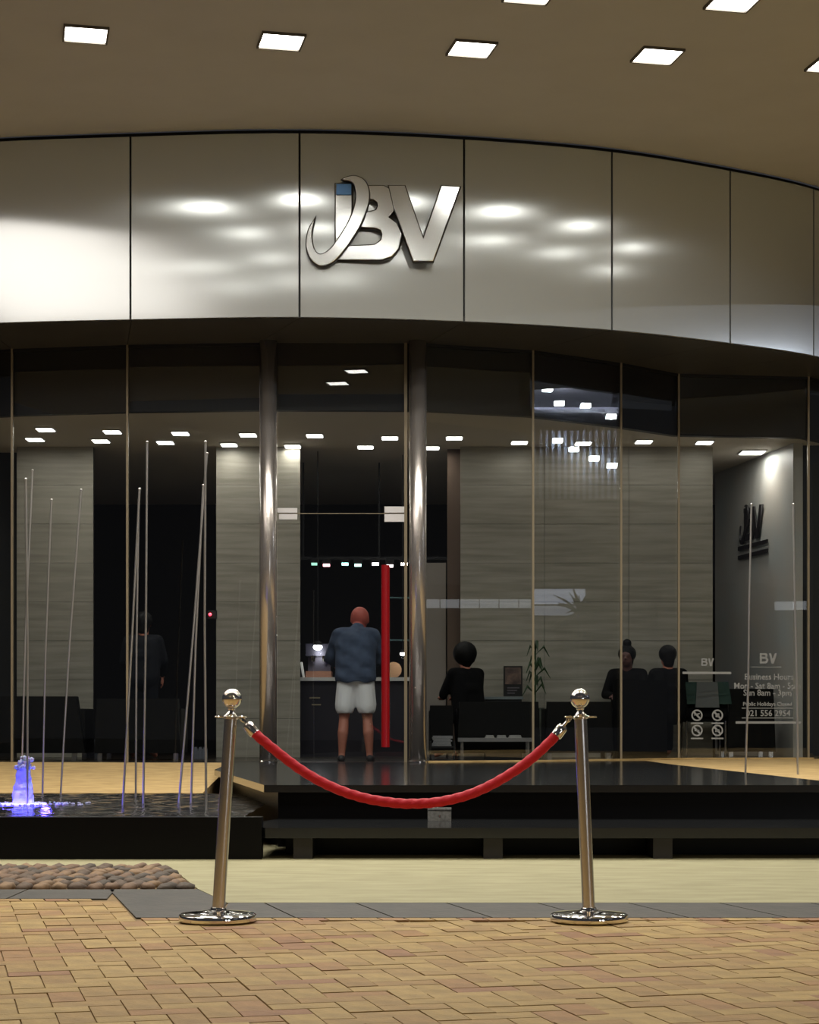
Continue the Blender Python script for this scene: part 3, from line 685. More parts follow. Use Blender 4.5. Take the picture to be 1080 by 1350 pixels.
# ------------------------------------------------------------------ stanchions and rope
YSN = 8.12; sc_ = F/YSN
def stanchion(bx, tx, lab, side):
    """bx: pixel x of the base centre, tx: pixel x of the ball; leans towards the rope"""
    base = Vector((wx(bx, YSN), YSN, 0)); ball = P(tx, 921, YSN); ax = (ball-base).normalized(); rt = empty('rope_stanchion', base, lab, 'stanchion', 'chrome posts of the rope barrier')
    tilt = Vector((0, 0, 1)).rotation_difference(ax).to_matrix().to_4x4()
    tb = Vector((0, 0, 1)).rotation_difference((ax*.25+Vector((0, 0, .75))).normalized()).to_matrix().to_4x4()
    MB().lathe(base, [(.158, 0), (.166, .006), (.168, .018), (.165, .030), (.155, .036), (.10, .041), (.045, .048), (.04, .05)], 64, None).build('base', M_chrome, rt, smooth=True)
    H = (ball-base).length
    MB().lathe(base, [(.029, .04), (.034, .045), (.034, .056), (.029, .062)], 32, tilt).build('foot_ring', M_chrome, rt, smooth=True)
    MB().lathe(base, [(.0275, .045), (.0275, H-.085)], 32, tilt).build('post', M_steel, rt, smooth=True)
    MB().lathe(base, [(.028, H-.088), (.036, H-.084), (.036, H-.078), (.026, H-.070), (.017, H-.060), (.014, H-.050), (.018, H-.043), (.016, H-.036)], 32, tilt).build('collar', M_chrome, rt, smooth=True)
    MB().ball(ball, .0425, 20).build('ball_finial', M_chrome, rt, smooth=True)
    cz = base+ax*(H-.078); g = MB()
    for d in (Vector((1, 0, 0)), Vector((-1, 0, 0)), Vector((0, 1, 0)), Vector((0, -1, 0))):
        n_ = 12; c0 = cz+d*.050; up = Vector((0, 0, 1)); sd = d.cross(up)
        pts = [c0+(d*math.cos(2*PI*k/n_)+sd*math.sin(2*PI*k/n_))*.017 for k in range(n_+1)]; g.tube(pts, .0035, 6)
    g.build('hook_ring', M_chrome, rt, smooth=True)
    return rt
stanchion(287, 306, 'chrome rope stanchion at left, in front of the fountain basin', 1)
stanchion(777, 764.5, 'chrome rope stanchion at right, in front of the entrance deck', -1)
RP = [(335, 966), (360, 987), (400, 1017), (440, 1038.5), (480, 1052), (520, 1058.5), (548, 1059.5), (580, 1057), (620, 1047), (660, 1028), (700, 1001), (734, 969)]
Rw = catmull([(P(a, b_, YSN).x, P(a, b_, YSN).z) for a, b_ in RP], 12)
rp = empty('barrier_rope', P(545, 1060, YSN), 'red twisted rope sagging between the two chrome stanchions', 'rope')
g = MB(); n_ = 24; R = []; dist = 0
for i, p in enumerate(Rw):
    a, b_ = Rw[max(i-1, 0)], Rw[min(i+1, len(Rw)-1)]; d = Vector((b_[0]-a[0], 0, b_[1]-a[1])).normalized(); s_ = Vector((0, 1, 0)); u = s_.cross(d).normalized()
    if i: dist += math.dist(Rw[i-1], p)
    ring = []
    for k in range(n_):
        th = 2*PI*k/n_; rr = .0215*(.90+.13*abs(math.cos(1.5*(th-dist*42)))); ring.append(g.v(Vector((p[0], YSN, p[1]))+(s_*math.cos(th)+u*math.sin(th))*rr))
    R.append(ring)
for i in range(len(R)-1):
    for k in range(n_): g.bm.faces.new((R[i][k], R[i][(k+1) % n_], R[i+1][(k+1) % n_], R[i+1][k]))
g.bm.faces.new(R[0][::-1]); g.bm.faces.new(R[-1])
g.build('twisted_cord', M_rope, rp, smooth=True)
def endcap(p_end, p_hook):
    d = (p_hook-p_end).normalized(); Mr = Vector((0, 0, 1)).rotation_difference(d).to_matrix().to_4x4()
    Ln = (p_hook-p_end).length
    MB().lathe(p_end-d*.012, [(.019, 0), (.0245, .004), (.0245, .046), (.018, .056), (.010, .060)], 28, Mr).build('end_cap', M_chrome, rp, smooth=True)
    g = MB(); q = p_end+d*.046; g.tube([q, q.lerp(p_hook, .5), p_hook, p_hook+Vector((0, 0, .008))], [.007, .006, .0045, .004], 8)
    n_ = 12; sd = Vector((0, 0, 1)).cross(Vector((0, 1, 0)))
    c0 = p_hook+Vector((0, 0, .0)); g.tube([c0+(d*math.cos(2*PI*k/n_)+Vector((0, 0, 1)).cross(d).cross(d)*math.sin(2*PI*k/n_))*.014 for k in range(n_+1)], .0035, 6)
    g.build('snap_hook', M_chrome, rp, smooth=True)
endcap(P(334, 965, YSN), P(320, 948, YSN)); endcap(P(735, 968, YSN), P(750, 948, YSN))
# electric box on the deck step
bx = empty('junction_box', P(580, 1083, 12.72), 'small grey electric box standing on the deck step below the rope', 'box')
YB = 12.70; zb = .194
MB().box(wx(564, YB), wx(595, YB), YB, YB+.05, zb, zb+.085).build('housing', mat('grey_box', (150, 150, 146), .5, noise=50, col2=(110, 110, 106)), bx, bevel=.006)
MB().cyl((wx(580, YB), YB-.004, zb+.03), (wx(580, YB), YB, zb+.03), .008).build('screw', M_steel, bx)
MB().cyl((wx(576, YB), YB+.02, zb+.085), (wx(576, YB), YB+.02, zb+.11), .012).build('cable_gland', M_steel, bx)
MB().box(wx(565, YB)-.003, wx(595, YB)+.003, YB-.004, YB, zb+.068, zb+.072).build('cover_seam', M_dark, bx)

# ------------------------------------------------------------------ people
def capsule(g, p0, p1, r0, r1, n=14):
    g.cyl(p0, p1, r0, r1, n); g.ico(p0, r0, 2); g.ico(p1, r1, 2)
def hand(g, w, d, down, s=1, side=1):
    """wrist point, direction of the fingers, palm normal"""
    d = Vector(d).normalized(); nrm = Vector(down).normalized(); lat = d.cross(nrm).normalized()
    g.ico(w, .03, 2); c = Vector(w)+d*.05
    M = Matrix.Translation(c) @ Matrix(((d.x, lat.x, nrm.x, 0), (d.y, lat.y, nrm.y, 0), (d.z, lat.z, nrm.z, 0), (0, 0, 0, 1))) @ Matrix.Diagonal((.052, .042, .017, 1)); g.ico((0, 0, 0), 1, 2, M)
    for k, (o_, l_) in enumerate(((-.031, .060), (-.011, .074), (.010, .078), (.031, .068))):
        a = Vector(w)+d*.085+lat*o_; b_ = a+d*l_*.5+nrm*.004; e = b_+d*l_*.42+nrm*.026; capsule(g, a, b_, .0098, .009, 8); capsule(g, b_, e, .009, .0075, 8)
    a = Vector(w)+d*.025+lat*.034*side; b_ = a+d*.035+lat*.024*side+nrm*.006; e = b_+d*.034+lat*.004*side+nrm*.01; capsule(g, a, b_, .013, .011, 8); capsule(g, b_, e, .011, .009, 8)
def head(g, c, f, r=.098):
    """c head centre, f facing unit vector"""
    f = Vector(f).normalized(); up = Vector((0, 0, 1)); sd = f.cross(up).normalized()
    def at(a, b_, c_): return Vector(c)+f*a+sd*b_+up*c_
    Mx = Matrix(((f.x, sd.x, 0, 0), (f.y, sd.y, 0, 0), (f.z, sd.z, 1, 0), (0, 0, 0, 1)))
    g.ico((0, 0, 0), 1, 3, Matrix.Translation(at(-.01, 0, .02)) @ Mx @ Matrix.Diagonal((r*.98, r*.87, r*.98, 1)))
    g.ico((0, 0, 0), 1, 3, Matrix.Translation(at(.022, 0, -.045)) @ Mx @ Matrix.Diagonal((r*.68, r*.62, r*.80, 1)))
    capsule(g, at(.085, 0, .005), at(.108, 0, -.022), .009, .014, 8)                     # nose
    for s_ in (-1, 1):
        g.ico((0, 0, 0), 1, 2, Matrix.Translation(at(-.005, s_*r*.82, -.01)) @ Mx @ Matrix.Diagonal((.020, .010, .032, 1)))   # ear
        capsule(g, at(.083, s_*.012, .024), at(.076, s_*.045, .024), .010, .009, 8)       # brow
        g.ico(at(.074, s_*.032, .006), .013, 1)
    capsule(g, at(.086, -.022, -.058), at(.086, .022, -.058), .008, .008, 8)             # mouth
    capsule(g, at(-.02, 0, -.06), at(-.04, 0, -.15), .058, .062, 14)                      # neck
    return at
# --- man at the door
FX, FY, FZ_ = wx(469, 20.75), 20.75, DZ
man = empty('person', (FX, FY, FZ_), 'bald man in blue-grey jacket and white shorts seen from behind inside the glass door', 'person')
def o3(x, y, z): return Vector((FX+x, FY+y, FZ_+z))
g = MB()
for s_ in (-1, 1):
    ank = o3(s_*.152, 0, .075); kn = o3(s_*.128, .035, .475); hip = o3(s_*.092, -.02, .88)
    capsule(g, hip, kn, .095, .058); capsule(g, kn, o3(s_*.140, -.012, .30), .054, .060); capsule(g, o3(s_*.140, -.012, .32), ank, .060, .036)
    capsule(g, ank, o3(s_*.155, -.02, .035), .038, .034)
    capsule(g, o3(s_*.155, -.02, .035), o3(s_*.17, .14, .028), .034, .028)
capsule(g, o3(-.09, -.03, .92), o3(.09, -.03, .92), .11, .11); capsule(g, o3(0, -.02, .93), o3(0, .07, 1.24), .11, .11); capsule(g, o3(-.12, .10, 1.36), o3(.12, .10, 1.36), .075, .075); capsule(g, o3(0, .11, 1.38), o3(.02, .19, 1.5), .07, .058)
arms = ((-1, o3(-.19, .10, 1.385), o3(-.29, .20, 1.13), o3(-.20, .42, 1.05)), (1, o3(.19, .10, 1.385), o3(.26, .22, 1.12), o3(.16, .44, 1.05)))
for s_, sh, el, wr in arms:
    capsule(g, sh, el, .055, .043); capsule(g, el, wr, .042, .028); hand(g, wr, (-.2*s_, 1, -.05), (0, 0, -1), side=-s_)
head(g, o3(.04, .235, 1.562), (0, .92, -.25), .118)
me = remesh(g, .010, 3); link('body', me, [M_skin, M_skinr], man)
for p in me.polygons:
    if p.center.z > 1.42: p.material_index = 1
g = MB()                                                # jacket
capsule(g, o3(0, -.03, .95), o3(0, .06, 1.30), .155, .155); capsule(g, o3(-.10, -.03, .95), o3(-.10, .08, 1.33), .125, .125); capsule(g, o3(.10, -.03, .95), o3(.10, .08, 1.33), .125, .125)
capsule(g, o3(-.085, -.035, .92), o3(.085, -.035, .92), .150, .150); capsule(g, o3(-.07, -.01, 1.05), o3(.07, -.01, 1.05), .152, .152); capsule(g, o3(-.09, .06, 1.26), o3(.09, .06, 1.26), .150, .150)
capsule(g, o3(-.16, .09, 1.385), o3(.16, .09, 1.385), .088, .088); capsule(g, o3(0, .12, 1.42), o3(.02, .17, 1.46), .085, .075)
for s_, sh, el, wr in arms: capsule(g, sh, el, .080, .064); capsule(g, el, el.lerp(wr, .55), .062, .052)
me = remesh(g, .014, 4)
M_jack = mat('blue_grey_jacket', (66, 80, 104), .85, noise=7, col2=(48, 60, 82), bump=.5, bscale=14)
zc_ = FZ_*0+.845
for v in me.vertices:
    z = v.co.z-FZ_
    if z < .90: v.co.z = FZ_+max(z, .865+.01*math.sin(v.co.x*30))
    v.co.y += .008*math.sin(v.co.z*38+v.co.x*20)
link('jacket', me, M_jack, man)
g = MB()                                                # shorts
for s_ in (-1, 1): capsule(g, o3(s_*.085, -.025, .90), o3(s_*.118, .01, .60), .118, .112)
capsule(g, o3(-.08, -.03, .93), o3(.08, -.03, .93), .125, .125)
me = remesh(g, .012, 2)
for v in me.vertices:
    z = v.co.z-FZ_
    if z < .535: v.co.z = FZ_+.525+.2*(z-.535)*0
link('shorts', me, mat('white_shorts', (244, 244, 246), .8, bump=.6, bscale=9, stretch=(2, 2, .6)), man)
for s_ in (-1, 1):
    g = MB(); capsule(g, o3(s_*.155, -.035, .030), o3(s_*.175, .16, .026), .043, .038); me = remesh(g, .008, 1)
    for v in me.vertices: v.co.z = max(v.co.z, FZ_+.001)
    link('shoe', me, mat('dark_shoe', (34, 30, 32), .5), man)

def figure(name, X, Y, Z, rz, lab, pose, cloth, hairc, bun=0, skin=None, big=0, hair=True, group=None):
    """generic figure; pose 'sit' or 'stand'; local +y is forward before rz"""
    rt = empty(name, (X, Y, Z), lab, 'person', group); M = Matrix.Translation((X, Y, Z)) @ Matrix.Rotation(rz, 4, 'Z'); T = lambda x, y, z: M @ Vector((x, y, z))
    g = MB(); c = MB(); sit = pose == 'sit'
    hz = .50 if sit else .90; lean = .06
    for s_ in (-1, 1):
        hip = T(s_*.09, 0, hz)
        kn = T(s_*.12, .43, .50) if sit else T(s_*.10, .03, .48); an = T(s_*.12, .40, .08) if sit else T(s_*.11, 0, .08)
        to = (T(s_*.13, .55, .035) if sit else T(s_*.13, .15, .035))
        capsule(g, hip, kn, .085, .055); capsule(g, kn, an, .055, .038); capsule(g, an, to, .036, .03)
        capsule(c, hip, kn, .10, .075); capsule(c, kn, kn.lerp(an, .9), .072, .056)
        sh = T(s_*.175, lean, hz+.50); el = T(s_*.24, lean+(.12 if sit else .04), hz+.25); wr = T(s_*(.10 if sit else .20), lean+(.34 if sit else .20), hz+(.23 if sit else .08))
        capsule(g, sh, el, .045, .038); capsule(g, el, wr, .037, .026); f = (M.to_3x3() @ Vector((-.3*s_, 1, -.1))) if sit else (M.to_3x3() @ Vector((0, .2, -1)))
        hand(g, wr, f, (0, 0, -1) if sit else (M.to_3x3() @ Vector((-s_, 0, 0))), side=-s_)
        capsule(c, sh, el, .066, .056); capsule(c, el, el.lerp(wr, .85), .054, .044)
    capsule(g, T(0, 0, hz+.03), T(0, lean, hz+.40), .10, .10); capsule(g, T(0, lean, hz+.48), T(0, lean+.03, hz+.60), .06, .055)
    capsule(c, T(-.06, 0, hz+.03), T(.06, 0, hz+.03), .14, .14); capsule(c, T(-.07, lean*.6, hz+.30), T(.07, lean*.6, hz+.30), .135, .135); capsule(c, T(-.15, lean, hz+.49), T(.15, lean, hz+.49), .078, .078); [capsule(c, T(q, 0, hz+.05), T(q*1.1, lean, hz+.44), .13, .12) for q in (-.08, 0, .08)]
    hc = T(0, lean+.05, hz+.70); f = M.to_3x3() @ Vector((0, 1, 0)); head(g, hc, f, .10)
    link('body', remesh(g, .012, 2), skin or M_skin, rt); link('clothing', remesh(c, .016, 3), cloth, rt)
    if hair:
        h = MB(); up = Vector((0, 0, 1))
        h.ico(hc-f*.025+up*.035, .108+big, 3); capsule(h, hc-f*.05+up*.0, hc-f*.06-up*.08, .085+big, .065)
        if bun: h.ico(hc-f*.02+up*.16, .055, 2)
        link('hair', remesh(h, .010, 1), hairc, rt)
    return rt
M_coat = mat('dark_navy_coat', (.0035, .0045, .008, 1), .8, spec=.2, bump=.3, bscale=12); M_hair = mat('black_hair', (.002, .0018, .0018, 1), .6, spec=.2, bump=.6, bscale=40, stretch=(1, 1, .3)); M_blk = mat('black_cloth', (.0022, .0022, .0028, 1), .85, spec=.15)
M_dskin = mat('brown_skin', (92, 58, 52), .55)
figure('person', wx(188, 22.4), 22.4, DZ, .0, 'dark coated standing figure, barely visible behind the left black sofa', 'stand', M_coat, M_hair)
figure('person', wx(618, 22.15), 22.15, DZ, .5, 'seated person with round dark hair, seen from behind just right of the door', 'sit', M_blk, M_hair, big=.035)
figure('person', wx(829, 22.5), 22.52, DZ, PI-.3, 'woman with hair bun seated facing outwards behind the right-hand glass', 'sit', M_blk, M_hair, bun=1, skin=M_dskin)
figure('person', wx(884, 22.25), 22.27, DZ, .2, 'dark-haired seated person beside the woman with the bun', 'sit', M_blk, M_hair)

# ------------------------------------------------------------------ lobby furniture
def sofa(px0, px1, pytop, Y, lab, slope=12):
    X0, X1 = wx(px0, Y), wx(px1, Y); z1 = wz(pytop, Y); d = .75; r = empty('sofa', ((X0+X1)/2, Y, DZ), lab, 'sofa', 'black leather lobby sofas')
    e = slope/F*Y
    def wedge(xa, xb, ya, yb, za, zb_, ea, eb): return MB().hexa([(xa-ea, ya, za), (xb+eb, ya, za), (xb+eb, yb, za), (xa-ea, yb, za)], [(xa, ya, zb_), (xb, ya, zb_), (xb, yb, zb_), (xa, yb, zb_)])
    wedge(X0, X1, Y, Y+.16, DZ+.08, z1, e, e).build('backrest', M_leather, r, bevel=.03, seg=3)
    MB().box(X0-e*.6, X1+e*.6, Y+.15, Y+d, DZ+.08, DZ+.30).build('seat_base', M_leather, r, bevel=.02, seg=2)
    n_ = 2; 
    for k in range(n_):
        a = X0+(X1-X0)*k/n_; MB().box(a+.02, a+(X1-X0)/n_-.02, Y+.17, Y+d, DZ+.30, DZ+.42).build('seat_cushion', M_leather, r, bevel=.03, seg=3)
    for xa in (X0-e*.8, X1+e*.8-.13): MB().box(xa, xa+.13, Y+.12, Y+d, DZ+.08, min(z1-.06, DZ+.58)).build('armrest', M_leather, r, bevel=.03, seg=3)
    for xa in (X0, X1-.05):
        for ya in (Y+.03, Y+d-.07): MB().box(xa, xa+.05, ya, ya+.05, DZ, DZ+.08).build('leg', M_steel, r)
sofa(-30, 100, 918, 21.25, 'black sofa at the far left behind the fountain jet')
sofa(128, 234, 921, 21.2, 'black sofa behind the middle and right rod clusters', 4)
sofa(606, 710, 925, 21.08, 'wide black sofa in front of the seated person right of the door', 3)
sofa(567, 597, 930, 21.08, 'narrow black armchair directly right of the right steel column', 1)
sofa(722, 806, 925, 21.45, 'black sofa behind the right rope stanchion', 3)
sofa(962, 1020, 908, 22.35, 'black armchair behind the opening hours lettering', 3)
a_, b__ = Vector(GP[7]), Vector(GP[8]); t_ = (b__-a_).normalized(); n_ = Vector((-t_.y, t_.x))
p0, p1 = a_+t_*.06+n_*.14, b__-t_*.04+n_*.14
o = MB().prism([tuple(p0), tuple(p1), tuple(p1+n_*.04), tuple(p0+n_*.04)], DZ, wz(897, 21.8)).build('partition', M_blk, None, bevel=.004); tag(o, 'low black partition in front of the two people seated behind the right-hand glass', 'partition')
# jacket over a chair
def chair(px, Y, lab, w=.42, top=.92, mt=M_blk):
    X = wx(px, Y); r = empty('chair', (X, Y, DZ), lab, 'chair'); h = w/2
    MB().box(X-h, X+h, Y, Y+.42, DZ+.43, DZ+.49).build('seat', mt, r, bevel=.015, seg=2)
    MB().box(X-h, X+h, Y-.03, Y+.01, DZ+.49, DZ+top).build('backrest', mt, r, bevel=.015, seg=2)
    for sx in (-h+.02, h-.02):
        for sy in (.0, .38): MB().cyl((X+sx, Y+sy, DZ), (X+sx, Y+sy, DZ+.44), .013, n=8).build('leg', M_steel, r)
    return r
chair(931, 22.35, 'dark metal chair with a jacket over its back, behind the round symbols', .50, .80)
X = wx(932, 22.3); r = empty('draped_jacket', (X, 22.3, DZ+.7), 'grey and green jacket draped over the chair back above the round symbols', 'jacket')
g = MB(); nx = 16
g.hexa([(X-.29, 22.27, DZ+.64), (X+.29, 22.27, DZ+.64), (X+.28, 22.34, DZ+.64), (X-.28, 22.34, DZ+.64)], [(X-.25, 22.28, DZ+.90), (X+.25, 22.28, DZ+.90), (X+.25, 22.35, DZ+.90), (X-.25, 22.35, DZ+.90)])
g.build('side_panels', mat('green_cloth', (44, 66, 60), .9), r, bevel=.02, seg=2)
MB().hexa([(X-.14, 22.25, DZ+.60), (X+.14, 22.25, DZ+.60), (X+.14, 22.30, DZ+.60), (X-.14, 22.30, DZ+.60)], [(X-.12, 22.26, DZ+.90), (X+.12, 22.26, DZ+.90), (X+.12, 22.3, DZ+.90), (X-.12, 22.3, DZ+.90)]).build('back_panel', mat('grey_cloth', (96, 98, 98), .9), r, bevel=.015, seg=2)
# coffee table with papers
def ctable(px0, px1, py, Y, lab, d=.5):
    X0, X1 = wx(px0, Y), wx(px1, Y); z = wz(py, Y); r = empty('coffee_table', ((X0+X1)/2, Y, DZ), lab, 'table')
    MB().box(X0, X1, Y, Y+d, z-.04, z).build('tabletop', mat('grey_laminate', (120, 118, 118), .3), r, bevel=.006)
    for xa in (X0+.03, X1-.06):
        for ya in (Y+.03, Y+d-.06): MB().box(xa, xa+.03, ya, ya+.03, DZ, z-.04).build('leg', M_steel, r)
    return X0, X1, z
X0, X1, z = ctable(604, 702, 973, 20.75, 'low coffee table in front of the black armchairs right of the door', .28)
for k, (a, b_, lab) in enumerate(((640, 652, 'leftmost folded newspaper on the low coffee table'), (655, 668, 'middle folded newspaper on the low coffee table'), (671, 688, 'rightmost folded newspaper on the low coffee table'))):
    g = MB(); xa, xb = wx(a, 20.8), wx(b_, 20.8)
    for q in range(4): g.box(xa+.004*q, xb-.003*q, 20.80, 20.95, z+.008*q, z+.008*q+.006)
    o = g.build('newspaper', mat('newsprint', (158, 156, 152), .8), None); tag(o, lab, 'newspaper', 'newspapers on the coffee table')
r = empty('magazine_rack', (wx(583, 20.6), 20.6, DZ), 'stack of papers in a low rack beside the right column', 'rack')
g = MB(); xa, xb = wx(567, 20.6), wx(600, 20.6)
g.box(xa, xb, 20.55, 20.80, DZ, DZ+.02); g.box(xa, xa+.015, 20.55, 20.80, DZ, DZ+.22); g.box(xb-.015, xb, 20.55, 20.80, DZ, DZ+.22); g.build('rack_frame', M_dark, r)
for k in range(7):
    z0_ = DZ+.17+.016*k; MB().box(xa+.02+random.uniform(0, .02), xb-.02-random.uniform(0, .03), 20.57, 20.78, z0_, z0_+.012).build('paper', mat('paper', (140, 140, 142), .8), r)
MB().box(xa+.015, xb-.015, 20.56, 20.79, DZ+.15, DZ+.165).build('shelf', M_dark, r)
# sideboard with poster
r = empty('sideboard', (wx(665, 22.4), 22.4, DZ), 'low dark sideboard with pale top against the travertine wall', 'sideboard')
MB().box(wx(640, 22.4), wx(688, 22.4), 22.4, 22.8, DZ, wz(922, 22.4)).build('cabinet', M_dark, r, bevel=.005)
MB().box(wx(638, 22.4), wx(690, 22.4), 22.38, 22.82, wz(922, 22.4), wz(918.5, 22.4)).build('top', mat('pale_top', (120, 128, 130), .4), r)
r = empty('poster_stand', (wx(680, 22.5), 22.5, wz(918, 22.5)), 'small dark food poster standing on the sideboard', 'poster')
MB().box(wx(664, 22.5), wx(689, 22.5), 22.5, 22.52, wz(918, 22.45), wz(878, 22.5)).build('frame', mat('poster_frame', (14, 12, 14), .4), r)
def poster_m():
    m = mat('poster_print', (40, 28, 30), .5, noise=9, col2=(120, 96, 84)); return m
MB().box(wx(666, 22.5), wx(687, 22.5), 22.494, 22.5, wz(902, 22.5), wz(880, 22.5)).build('print', poster_m(), r)
M_pt = mat('poster_text', (90, 84, 90), .6)
for k in range(3): MB().box(wx(669, 22.5), wx(685-k*3, 22.5), 22.494, 22.5, wz(907.5+k*3.5, 22.5), wz(906+k*3.5, 22.5)).build('text_line', M_pt, r)
# slender palm by the joint
r = empty('potted_plant', (wx(706, 22.45), 22.45, DZ), 'slim potted plant with drooping leaves behind the glass joint', 'plant')
X = wx(706, 22.45)
g = MB(); g.lathe((X, 22.45, DZ), [(.08, 0), (.10, .55), (.11, .60), (.10, .60)], 20); g.build('pot', mat('grey_pot', (96, 100, 90), .6), r)
g = MB()
for k in range(18):
    a_ = 2*PI*k/18+random.uniform(-.2, .2); d = Vector((math.cos(a_), math.sin(a_)*.6, 0)); p = Vector((X, 22.45, DZ+.6)); h_ = random.uniform(.1, .7); l_ = random.uniform(.10, .2)
    g.tube([p, p+Vector((0, 0, h_)), p+d*l_*.6+Vector((0, 0, h_+.1)), p+d*l_+Vector((0, 0, h_-.02))], [.006, .008, .02, .003], 5)
g.build('foliage', M_green, r)
# bar counter and things seen through the door
r = empty('bar_counter', (-.7, 23.3, DZ), 'dark bar counter with pale worktop seen through the glass door', 'counter')
zt_ = DZ+.98
MB().box(wx(396, 23.4), wx(600, 23.4), 23.4, 23.95, DZ, zt_-.04).build('counter_body', mat('dark_counter', (26, 22, 32), .4), r)
MB().box(wx(394, 23.4), wx(602, 23.4), 23.32, 24.0, zt_-.045, zt_).build('worktop', mat('white_worktop', (190, 188, 184), .4), r, bevel=.005)
g = MB()
for (a, b_, c_) in ((408, 422, 919), (411, 423, 928)): g.box(wx(a, 23.38), wx(b_, 23.38), 23.385, 23.4, wz(c_+2, 23.38), wz(c_, 23.38))
g.build('brass_rail', M_gold, r)
xa, xb = wx(403, 23.5), wx(437, 23.5)
r = empty('coffee_machine', ((xa+xb)/2, 23.5, zt_), 'coffee machine on the bar counter left of the bald man', 'machine')
MB().box(xa, xb, 23.5, 23.9, zt_, zt_+.08).build('drip_tray', mat('copper_tray', (150, 108, 88), .35, .5), r, bevel=.01)
MB().box(xa+.02, xb-.02, 23.7, 23.9, zt_+.08, zt_+.40).build('housing', mat('machine_grey', (96, 92, 104), .3, .6), r, bevel=.03, seg=2)
MB().box(xa, xb, 23.52, 23.9, zt_+.27, zt_+.42).build('brew_head', mat('machine_dark', (60, 58, 70), .3, .5), r, bevel=.04, seg=3)
g = MB()
for k in (-.07, .07): g.cyl(((xa+xb)/2+k, 23.56, zt_+.27), ((xa+xb)/2+k, 23.56, zt_+.20), .03, .022)
g.build('group_head', M_chrome, r)
ml = bpy.data.materials.get('lobby_lamp')
def pendant(px, py, Y, rad, lab, m, cat='lamp', e=0, col=(1, 1, 1)):
    p = P(px, py, Y); r = empty('pendant_lamp', p, lab, cat)
    MB().ball(p, rad, 10, (1.25, 1.25, .9)).build('bulb', m, r, smooth=True)
    MB().cyl(p+Vector((0, 0, rad*.8)), (p.x, p.y, 4.18), .006, n=6).build('cord', M_dark, r)
    MB().lathe(p+Vector((0, 0, rad*.5)), [(rad*1.4, 0), (rad*1.1, rad*.7), (.02, rad*1.2)], 20).build('shade', M_dark, r)
    if e:
        l = bpy.data.lights.new('pendant', 'POINT'); l.energy = e; l.color = col; l.shadow_soft_size = rad
        lo = bpy.data.objects.new('lamp', l); C.objects.link(lo); lo.parent = r; lo.location = (0, 0, -rad*1.6)
pendant(419, 853, 23.3, .045, 'bright round lamp hanging over the coffee machine', emit('bar_lamp', (1, 1, 1, 1), 12), e=3)
pendant(531, 862, 23.6, .028, 'small bright lamp near the right door stile', emit('bar_lamp_b', (1, .95, .9, 1), 10), e=1)
tr = [(415, 'faint green', (.25, .6, .45, 1), 2), (430.5, 'pink', (1, .45, .5, 1), 9), (455, 'turquoise', (.35, .85, .8, 1), 6), (472, 'pale green', (.45, .9, .75, 1), 6), (495, 'white', (1, .85, 1, 1), 9), (514, 'rosy white', (1, .75, .75, 1), 8), (533, 'warm white', (1, .9, .8, 1), 8)]
for k, (px, cn, c_, e_) in enumerate(tr):
    Y = 24.3; py = 744+(k % 2)*2.5-(1 if k in (1, 3) else 0); p = P(px, py, Y); r = empty('spotlight', p, '%s small spotlight high above the bar counter' % cn, 'lamp', 'coloured spotlights above the bar')
    MB().box(p.x-.042, p.x+.042, p.y-.03, p.y+.03, p.z-.012, p.z+.018).build('lens', emit('spot_'+cn.replace(' ', '_'), c_, e_), r, bevel=.012, seg=2)
    MB().box(p.x-.055, p.x+.055, p.y-.03, p.y+.05, p.z+.018, wz(738, 24.3)+.001).build('housing', M_dark, r)
g = MB(); g.box(wx(396, 24.3), wx(600, 24.3), 24.28, 24.34, wz(738, 24.3), wz(734, 24.3)); [g.box(wx(a_, 24.3)-.01, wx(a_, 24.3)+.01, 24.3, 24.32, wz(734, 24.3), 4.19) for a_ in (400, 500, 598)]; o = g.build('light_rail', M_dark); tag(o, 'dark rail carrying the coloured spotlights above the bar', 'rail')
# back-bar shelf with plate
r = empty('glass_shelf', (wx(520, 24.2), 24.2, zt_), 'back shelf with thin edge beside the red door bar', 'shelf')
for py in (787, 843): MB().box(wx(512, 24.2), wx(560, 24.2), 24.2, 24.4, wz(py+1.5, 24.2), wz(py, 24.2)).build('shelf_board', mat('glass_edge', (90, 120, 124), .3), r)
MB().box(wx(512, 24.2), wx(513.5, 24.2), 24.2, 24.4, DZ, wz(787, 24.2)).build('upright', M_dark, r)
MB().box(wx(559, 24.2), wx(560.5, 24.2), 24.2, 24.4, DZ, wz(787, 24.2)).build('upright', M_dark, r)
p = P(519, 873, 23.7); r = empty('round_board', (p.x, p.y, zt_), 'round tan wooden board standing on the bar counter', 'board')
MB().cyl((p.x, p.y, zt_+.10), (p.x, p.y+.02, zt_+.10), .10, n=28).build('disc', mat('tan_wood', (170, 130, 96), .5), r)
MB().box(p.x-.05, p.x+.05, p.y+.02, p.y+.05, zt_, zt_+.05).build('stand', M_dark, r)
# white menu card at left of bar
o = MB().hexa([(wx(399, 23.4), 23.4, zt_), (wx(401.5, 23.4), 23.4, zt_), (wx(401.5, 23.4), 23.6, zt_), (wx(399, 23.4), 23.6, zt_)], [(wx(395.5, 23.4), 23.4, zt_+.19), (wx(398, 23.4), 23.4, zt_+.19), (wx(398, 23.4), 23.6, zt_+.19), (wx(395.5, 23.4), 23.6, zt_+.19)]).build('menu_card', M_white); tag(o, 'white menu card leaning at the left end of the bar counter', 'card')
